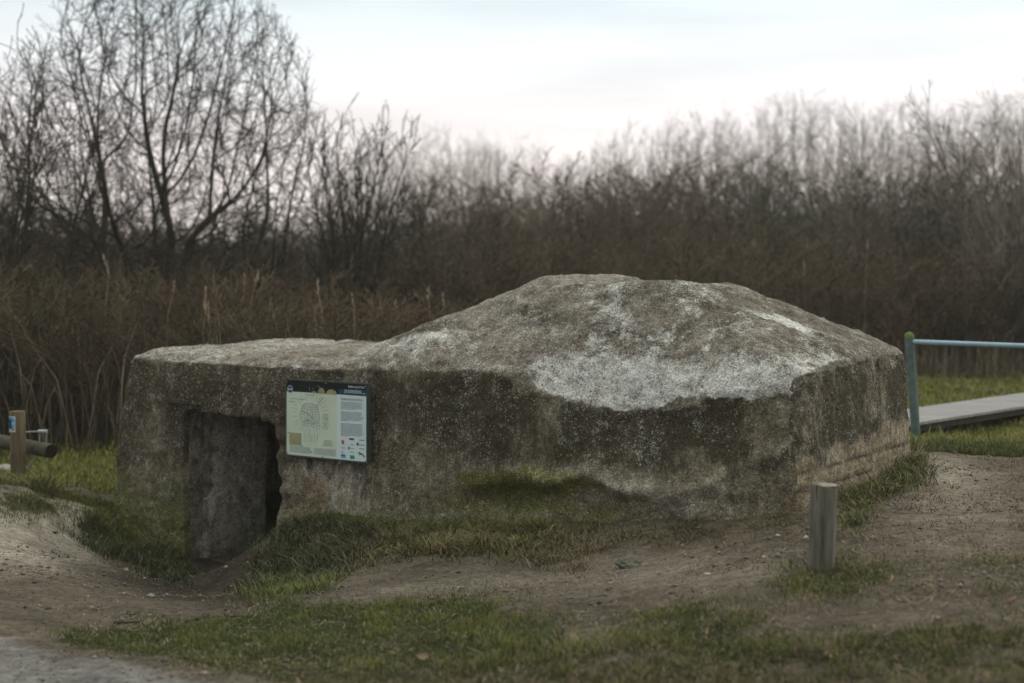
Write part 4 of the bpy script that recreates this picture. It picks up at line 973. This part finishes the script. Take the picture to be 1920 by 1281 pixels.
def P_slender(rmin): return dict(n=(10, 5, 4, 3), wob=(.035, .08, .10, .10), up=(.02, .07, .05, .03), st=(.25, .15, .1), kids=(3, 2, 2), pk=(.85, .8, .6), ang=((16, 38), (16, 40), (16, 40)), rat=(.42, .5, .55), rmin=rmin,
    env=lambda p: (p.x / 1.9) ** 2 + (p.y / 1.9) ** 2 + ((p.z - 5.4) / (3.9 if p.z > 5.4 else 5.5)) ** 2 < 1 + .15 * math.sin(p.x * 3 + p.z * 2.3))
protos = []
for s in range(6):
    rg_ = random.Random(100 + s); g_ = np.random.default_rng(200 + s); seeds = []
    for k in range((1, 3, 2, 4, 2, 3)[s]):
        dd = np.array([g_.normal(0, .10), g_.normal(0, .10), 1]); b0 = np.array([g_.uniform(-.15, .15), g_.uniform(-.15, .15), .15]); ln = [np.zeros(3)]
        for q in range(14): ln.append(b0.copy()); dd = dd + g_.normal(0, .025, 3); dd /= np.linalg.norm(dd); b0 = b0 + dd * .22
        seeds.append(ln)
    AT = g_.uniform(-1, 1, (1700, 3)); AT = AT[np.linalg.norm(AT, axis=1) < 1]; rx = (1.5, 2.0, 1.7, 2.2, 1.4, 1.8)[s]; AT = AT * np.array([rx, rx, 3.3]) * (1 + .16 * np.sin(AT[:, :1] * 5 + s + AT[:, 2:] * 4)) + np.array([0, 0, 5.9])
    Pn, par_, rad_, sg = colonize(s, seeds, AT, .2, 1.9, .33, .45, tip=.0045, thick=1.6, hw=1.2, nz=.09, expo=2.1)
    twigs(rg_, Pn, par_, rad_, sg, .42, .75, .0042, .02, .14)
    t_ = tree_obj('slender_tree', sg, M_BARK2, M_BARK2, (0, 0, 0)); protos.append((t_, max(q[6] for q in sg))); print('SL', len(sg))
used = set()
def plant(i, px_, D_, topy, label, group, wx=1.0):
    x_ = (px_ - 960) / F * D_; zg = gz(x_, D_); H = EYE + (HOR - topy) / F * D_ - zg; pr, ph = protos[i % 6]; s_ = H / ph
    o = pr if i % 6 not in used else copy_tree(pr); used.add(i % 6)
    o.location = (x_, D_, zg); o.scale = (s_ * wx, s_ * wx, s_); o.rotation_euler = (0, 0, R.uniform(0, 6.28)); tag(o, label, 'tree', group); return o
rt = random.Random(3); i = 0
def topline(p):
    return float(np.interp(p, [-250, 0, 300, 560, 620, 700, 820, 900, 980, 1040, 1090, 1150, 1230, 1300, 1420, 1560, 1700, 1800, 1920, 2200],
                           [150, 190, 280, 330, 275, 240, 222, 228, 250, 290, 285, 235, 215, 185, 165, 160, 158, 160, 145, 140]))
for px_ in list(np.arange(-200, 600, 85)):
    plant(i, px_ + rt.uniform(-15, 15), rt.uniform(44, 52), topline(px_) + rt.uniform(-12, 30), 'slender pale leafless tree in the far row behind the big spreading tree', 'far trees at the left', 1.0); i += 1
for px_ in np.arange(610, 1075, 33):
    plant(i, px_ + rt.uniform(-10, 10), rt.uniform(50, 60), topline(px_) + rt.uniform(-8, 30), 'slender pale leafless tree in the far row left of the tree line dip', 'far trees left of the dip', 1.05); i += 1
for px_ in np.arange(1100, 1990, 31):
    plant(i, px_ + rt.uniform(-10, 10), rt.uniform(50, 62), topline(px_) + rt.uniform(-8, 38), 'slender pale leafless tree in the far row right of the tree line dip', 'far trees right of the dip', 1.0); i += 1
for (px_, D_, ty, lb) in ((1180, 40, 215, 'darker leafless tree standing out just right of the dip in the tree line'), (1690, 34, 225, 'darker pointed leafless tree above the thicket left of the railing post'),
                          (1885, 30, 150, 'tall leafless tree in front of the far row at the right edge'), (835, 44, 215, 'leafless tree rising highest in the row left of the dip'),
                          (1545, 38, 262, 'dark leafless tree above the thicket over the right shoulder of the dome')):
    plant(i, px_, D_, ty, lb, 'nearer bare trees', 1.1); i += 1
for px_, D_, ty in ((640, 42, 262), (905, 44, 235), (1130, 42, 240), (1262, 40, 215), (1345, 41, 190), (1432, 38, 205), (1500, 42, 185), (1600, 40, 190), (1755, 40, 180), (1822, 37, 190), (1940, 36, 150)):
    plant(i, px_, D_, ty, 'slim straight leafless tree rising out of the thicket before the far row', 'straight trees in front of the far row', .62); i += 1
# dense multi-stemmed shrubs
PS = dict(n=(7, 5, 4), wob=(.07, .12, .15), up=(.03, .06, .03), st=(.15, .1), kids=(3, 2), pk=(.8, .75), ang=((15, 45), (20, 50)), rat=(.42, .5), rmin=.006)
def shrub(seed, nst, H, spread, px_, D_, label, mat):
    r_ = random.Random(seed); sg = []
    for k in range(nst):
        a = r_.uniform(0, 6.283); ti = math.radians(r_.uniform(0, spread)); d_ = Vector((math.sin(ti) * math.cos(a), math.sin(ti) * math.sin(a), math.cos(ti)))
        grow(r_, Vector((d_.x * .5, d_.y * .5, 0)), d_, H * r_.uniform(.75, 1.0), .035, 0, PS, sg)
    x_ = (px_ - 960) / F * D_; o = tree_obj('bare_shrub', sg, mat, mat, (x_, D_, gz(x_, D_))); tag(o, label, 'shrub', 'bare shrubs'); return o
shrub(21, 12, 4.6, 24, 655, 27, 'tall dark many-stemmed bare shrub right of the big spreading tree', M_BARK)
shrub(22, 12, 5.2, 28, -15, 21, 'dark bare shrub filling the left edge beside the big tree', M_BARK)
shrub(23, 7, 3.4, 20, 780, 30, 'lower bare shrub above the left roof of the bunker', M_BARK)
shrub(24, 8, 3.3, 26, 1610, 28, 'pale-stemmed bare shrub behind the right slope of the dome', M_BARK3)
shrub(25, 5, 4.4, 12, 1870, 26, 'tall thin bare shrub behind the handrail', M_BARK3)

# ================================================================== thicket, reeds (uncountable)
def brush_proto(seed, H, nst, leaf, spread=22):
    r_ = random.Random(seed); sg = []
    P = dict(n=(5, 4, 3), wob=(.09, .14, .18), up=(.03, .05, .02), st=(.1, .1), kids=(3, 2), pk=(.8, .6), ang=((16, 46), (18, 50)), rat=(.42, .5), rmin=.0045)
    for k in range(nst):
        a = r_.uniform(0, 6.283); ti = math.radians(r_.uniform(0, spread)); d_ = Vector((math.sin(ti) * math.cos(a), math.sin(ti) * math.sin(a), math.cos(ti)))
        grow(r_, Vector((r_.uniform(-.6, .6), r_.uniform(-.5, .5), 0)), d_, H * r_.uniform(.6, 1.0), .014, 0, P, sg)
    S = np.array(sg); V, Q = seg_mesh('x', S[:, 1:], 3); idx = np.random.default_rng(seed).integers(0, len(S), leaf)
    g = np.random.default_rng(seed + 1); c = S[idx][:, 4:7] + g.normal(0, .03, (leaf, 3)); a_ = g.normal(size=(leaf, 3)); a_ /= np.linalg.norm(a_, axis=1, keepdims=True); b_ = np.cross(a_, g.normal(size=(leaf, 3))); b_ /= np.linalg.norm(b_, axis=1, keepdims=True)
    sz = g.uniform(.012, .03, (leaf, 1)); LV = np.stack([c - a_ * sz, c + b_ * sz * .5, c + a_ * sz, c - b_ * sz * .5], 1).reshape(-1, 3); LQ = np.arange(leaf * 4).reshape(-1, 4) + len(V)
    isleaf = np.concatenate([np.zeros(len(V), bool), np.ones(len(LV), bool)]); return np.vstack([V, LV]), np.vstack([Q, LQ]), isleaf
bps = [brush_proto(300 + k, 1.0 * 2.6, 16, 420) for k in range(4)]; print('BR', [len(b[1]) for b in bps])
def thicket(name, label, items):
    Vs, Qs, Cs, off = [], [], [], 0; g = np.random.default_rng(len(items))
    for (x_, y_, H, wdt, col) in items:
        V, Q, lf = bps[g.integers(0, 4)]; s = H / 2.6; a = g.uniform(0, 6.283); c_, s_ = math.cos(a), math.sin(a)
        X = (V[:, 0] * c_ - V[:, 1] * s_) * wdt; Y = (V[:, 0] * s_ + V[:, 1] * c_) * wdt; zz = gz(x_, y_) - .05
        Vs.append(np.stack([X + x_, Y + y_, V[:, 2] * s + zz], 1)); Qs.append(Q + off); off += len(V)
        ptc = float(fbm(np.array([[x_ * .16, y_ * .16, 0.]]), 1.0, 3, 8)[0]); cc = np.tile(np.array(col) * (np.array([1.04, .97, .92]) if ptc > .12 else np.array([.90, 1.0, .95])) * (1 + .5 * ptc), (len(V), 1)) * g.uniform(.85, 1.15); cc[lf] *= np.array([1.0, .95, .85]); Cs.append(cc)
    o = link(name, tri_mesh(name, np.vstack(Vs), np.vstack(Qs), np.vstack(Cs)), M_BRUSH); tag(o, label, 'brushwood', kind='stuff')
def hgt(px_, D_, ty): return max(.6, EYE + (HOR - ty) / F * D_ - gz((px_ - 960) / F * D_, D_))
def rowitems(n, p0, p1, D0, D1, tops, cols, wd_, rs):
    r_ = random.Random(rs); it = []
    for k in range(n):
        p = p0 + (p1 - p0) * (k + r_.random()) / n; D_ = r_.uniform(D0, D1); ty = np.interp(p, tops[0], tops[1]) + r_.uniform(-14, 22)
        it.append(((p - 960) / F * D_, D_, hgt(p, D_, ty), wd_, r_.choice(cols)))
    return it
RB = [(.090, .079, .058), (.084, .076, .055), (.098, .078, .056)]; GB = [(.112, .100, .078), (.100, .092, .072), (.115, .098, .075)]; WB = [(.095, .083, .058), (.085, .077, .054), (.098, .078, .055)]
thicket('near_thicket', 'brown tangled undergrowth behind the grass at the left', rowitems(60, -400, 900, 17.2, 21, ([-400, 0, 200, 450, 700, 900], [470, 480, 520, 500, 560, 560]), WB, 1.15, 1))
thicket('middle_thicket', 'dark reddish brushwood below the trees', rowitems(95, -450, 2400, 24.5, 31, ([-400, 0, 300, 600, 900, 1200, 1900, 2400], [400, 400, 460, 450, 440, 430, 440, 430]), RB, 1.5, 2))
thicket('far_thicket', 'grey brown brushwood below the far trees', rowitems(110, -500, 2500, 33, 43, ([-400, 0, 200, 450, 600, 760, 860, 960, 1100, 1300, 1500, 1700, 1920, 2400], [330, 345, 400, 400, 400, 400, 350, 330, 318, 312, 322, 325, 300, 290]), GB, 2.2, 3))

def reed_mass(name, label, n, p0, p1, D0, D1, tops, rs, hmin=.5):
    g = np.random.default_rng(rs); p = g.uniform(p0, p1, n); D_ = g.uniform(D0, D1, n); x_ = (p - 960) / F * D_; z_ = ground_z(x_, D_)
    cl = fbm(np.stack([x_, D_, 0 * x_], 1), .8, 3, rs); ty = np.interp(p, *tops) + 90 * cl; H = np.maximum(.3, EYE + (HOR - ty) / F * D_ - z_) * g.uniform(.15, 1.0, n)
    cols = np.where(g.random((n, 1)) < .25, np.array([[.26, .22, .15]]), np.array([[.082, .070, .048]])) * g.uniform(.6, 1.3, (n, 1))
    V, T, cc = blades(x_, D_, z_, H, np.full(n, .012) * g.uniform(.6, 1.6, n), g.uniform(.02, .55, n), cols, g.random(n) * .35, g)
    tag(link(name, tri_mesh(name, V, T, cc), M_REED), label, 'reeds', kind='stuff')
reed_mass('reed_bed', 'dry brown reeds and stems behind the lawn at the left', 6500, -500, 950, 16.2, 20.5, ([-400, 0, 100, 200, 300, 400, 500, 600, 700, 900], [560, 540, 600, 520, 590, 530, 590, 520, 600, 600]), 5)
reed_mass('dead_grass', 'tan dead grass along the foot of the thicket at the right', 9000, 900, 2500, 22.6, 26, ([900, 1600, 1800, 2400], [600, 590, 620, 620]), 6)
# single plumed stalks that stand out
stalks = [(205, 18.5, 478, .12), (385, 17.5, 560, .03), (396, 17.6, 590, -.03), (452, 19, 505, -.02), (482, 18.6, 500, .14), (600, 17.2, 520, .0), (660, 17.4, 548, -.12), (713, 18.2, 560, .02), (742, 18.6, 565, -.05),
          (808, 18.3, 535, .02), (828, 18.6, 548, -.03), (322, 18.4, 520, .05), (62, 17.2, 700, .02), (78, 17.0, 690, .03), (1508, 24.5, 500, -.04), (1625, 25, 440, .02)]
desc = ['drooping feathery', 'pale upright', 'short plumed', 'thin pale', 'long leaning', 'straight whitish', 'arching pale', 'faint brown', 'leaning brown', 'orange-tinted', 'short orange', 'slim tan', 'stout tan', 'thick tan', 'lone pale-headed', 'tall bent']
where = ['at the far left above the undergrowth', 'left of the one with a short plume behind the bunker roof', 'beside the pale upright one', 'over the left end of the bunker roof', 'leaning over the left roof', 'above the information panel', 'curving right of the straight whitish one',
         'above the middle of the left roof', 'left of the dome slope', 'where the dome slope begins', 'just right of the orange-tinted one', 'over the left corner of the bunker', 'just behind the signpost', 'right of the signpost', 'behind the right shoulder of the dome', 'in the thicket left of the railing']
M_RSTEM = m_flat('reed_stem', (.26, .205, .13), .8, .2, .2, 5); M_PLUME = m_flat('reed_plume', (.42, .34, .24), .9, .1, .3, 30)
for k_, (p, D_, ty, ln_) in enumerate(stalks):
    x_ = (p - 960) / F * D_; zg = gz(x_, D_); H = EYE + (HOR - ty) / F * D_ - zg
    ro = empty('reed_stalk', (x_, D_, zg)); tag(ro, f'{desc[k_]} reed stalk {where[k_]}', 'reed', 'reed stalks')
    pts = [(-ln_ * H * (1 - t) ** .6 * .5 + ln_ * .3 * t * t, 0, H * t) for t in (0, .25, .5, .75, .9)]; kb = math.sin(k_ * 2.7) * .05; pts = [(a_ + kb * math.sin(i_ * 1.3 + k_), b_, c_) for i_, (a_, b_, c_) in enumerate(pts)]; m = MB(); m.tube(pts, [.011, .010, .009, .007, .006], 5, False); m.build('stem', M_RSTEM, ro, True)
    g = random.Random(k_); m = MB(); px0, _, pz0 = pts[-1]; hl = .30 if k_ in (0, 1, 2, 14) else .14
    for q in range(34 if hl > .2 else 12):
        t = g.random(); a = g.uniform(0, 6.28); b0 = Vector((px0 + ln_ * t * .15 - (.10 * t if k_ == 0 else 0), 0, pz0 - .04 + hl * t * (1 if k_ else .8))); e_ = b0 + Vector((math.cos(a) * .035 * (1.2 - t), math.sin(a) * .035 * (1.2 - t), .06))
        s_ = Vector((-math.sin(a), math.cos(a), 0)) * .009; m.poly([b0 - s_, b0 + s_, e_ + s_ * .4, e_ - s_ * .4])
    m.build('plume', M_PLUME, ro)
for o in list(protos):
    pass

# ================================================================== soil litter: crumbs, chips of stone, bits of straw (uncountable)
def litter(n, seed):
    g = np.random.default_rng(seed); y = np.sqrt(g.uniform(5.3 ** 2, 13.2 ** 2, n)); x = g.uniform(-.42, .44, n) * y; z = ground_z(x, y)
    gg, tl, dr, sn, pv, sh = zones(x, y, z); bx, by = w2b(x, y); inside = (bx > -6.85) & (bx < .02) & (by > 0) & (by < DY)
    P = np.stack([x, y, z * 0], 1); k = (g.random(n) < (.1 + .6 * sstep(-.1, .5, fbm(P, 2.2, 4, 120))) * (1 - .6 * gg) * (1 - .6 * pv)) & ~inside; x, y, z = x[k], y[k], z[k]; n = len(x)
    s_ = g.uniform(.0025, .009, n) * (1 + 1.6 * (g.random(n) < .05)); o8 = np.array([[1, 0, 0], [0, 1, 0], [-1, 0, 0], [0, -1, 0], [0, 0, .8], [0, 0, -.5]])
    V = np.stack([x, y, z + s_ * .2], 1)[:, None] + o8[None] * s_[:, None, None] * g.uniform(.5, 1.4, (n, 6, 1)); T = np.array([[0, 1, 4], [1, 2, 4], [2, 3, 4], [3, 0, 4], [1, 0, 5], [2, 1, 5], [3, 2, 5], [0, 3, 5]])
    T = (np.arange(n)[:, None, None] * 6 + T[None]).reshape(-1, 3); pal = np.array([[.11, .096, .073], [.075, .064, .05], [.18, .16, .125], [.34, .32, .28], [.15, .13, .10]])
    c = pal[g.choice(5, n, p=[.33, .25, .25, .04, .13])] * g.uniform(.7, 1.3, (n, 1)); tag(link('soil_litter', tri_mesh('soil_litter', V.reshape(-1, 3), T, np.repeat(c, 6, 0)), M_GRASS), 'crumbs of soil and grit strewn over the trodden ground', 'soil litter', kind='stuff')
    m2 = 42000; y = np.sqrt(g.uniform(5.3 ** 2, 13.2 ** 2, m2)); x = g.uniform(-.42, .44, m2) * y; z = ground_z(x, y); gg, tl, dr, sn, pv, sh = zones(x, y, z, 1.0); bx, by = w2b(x, y); P = np.stack([x, y, z * 0], 1)
    k = (g.random(m2) < (.08 + .9 * sstep(.0, .5, fbm(P, 1.8, 4, 130)) * (.3 + .7 * sstep(0, 2, x)) + .5 * (gg > .1)) * (1 - pv) * (1 - sn)) & ~((bx > -6.85) & (bx < .02) & (by > 0) & (by < DY)); x, y, z = x[k], y[k], z[k]; n = len(x)
    a = g.uniform(0, 6.283, n); L_ = g.uniform(.015, .06, n); w_ = g.uniform(.0012, .0028, n); dx, dy = np.cos(a), np.sin(a); b = np.stack([x, y, z + .004], 1); e = b + np.stack([dx * L_, dy * L_, g.uniform(.0, .018, n)], 1); sd_ = np.stack([-dy * w_, dx * w_, 0 * x], 1)
    V = np.stack([b - sd_, b + sd_, e + sd_, e - sd_], 1).reshape(-1, 3); T = np.arange(4 * n).reshape(-1, 4); c = np.where(g.random((n, 1)) < .6, np.array([[.20, .155, .095]]), np.array([[.07, .05, .032]])) * g.uniform(.6, 1.4, (n, 1))
    tag(link('straw_litter', tri_mesh('straw_litter', V, T, np.repeat(c, 4, 0)), M_GRASS), 'bits of straw and dead stalks lying on the soil', 'straw litter', kind='stuff')
litter(90000, 77)
# ================================================================== air
hz = MB(); hz.box(-145, 145, -65, 165, -3, 16); hm = bpy.data.materials.new('air'); hm.use_nodes = True; hm.node_tree.nodes.clear()
ho = hm.node_tree.nodes.new('ShaderNodeOutputMaterial'); hv = hm.node_tree.nodes.new('ShaderNodeVolumePrincipled'); hv.inputs['Density'].default_value = .0010; hv.inputs['Color'].default_value = (.95, .93, .90, 1)
hm.node_tree.links.new(hv.outputs[0], ho.inputs['Volume']); tag(hz.build('haze', hm), kind='stuff')
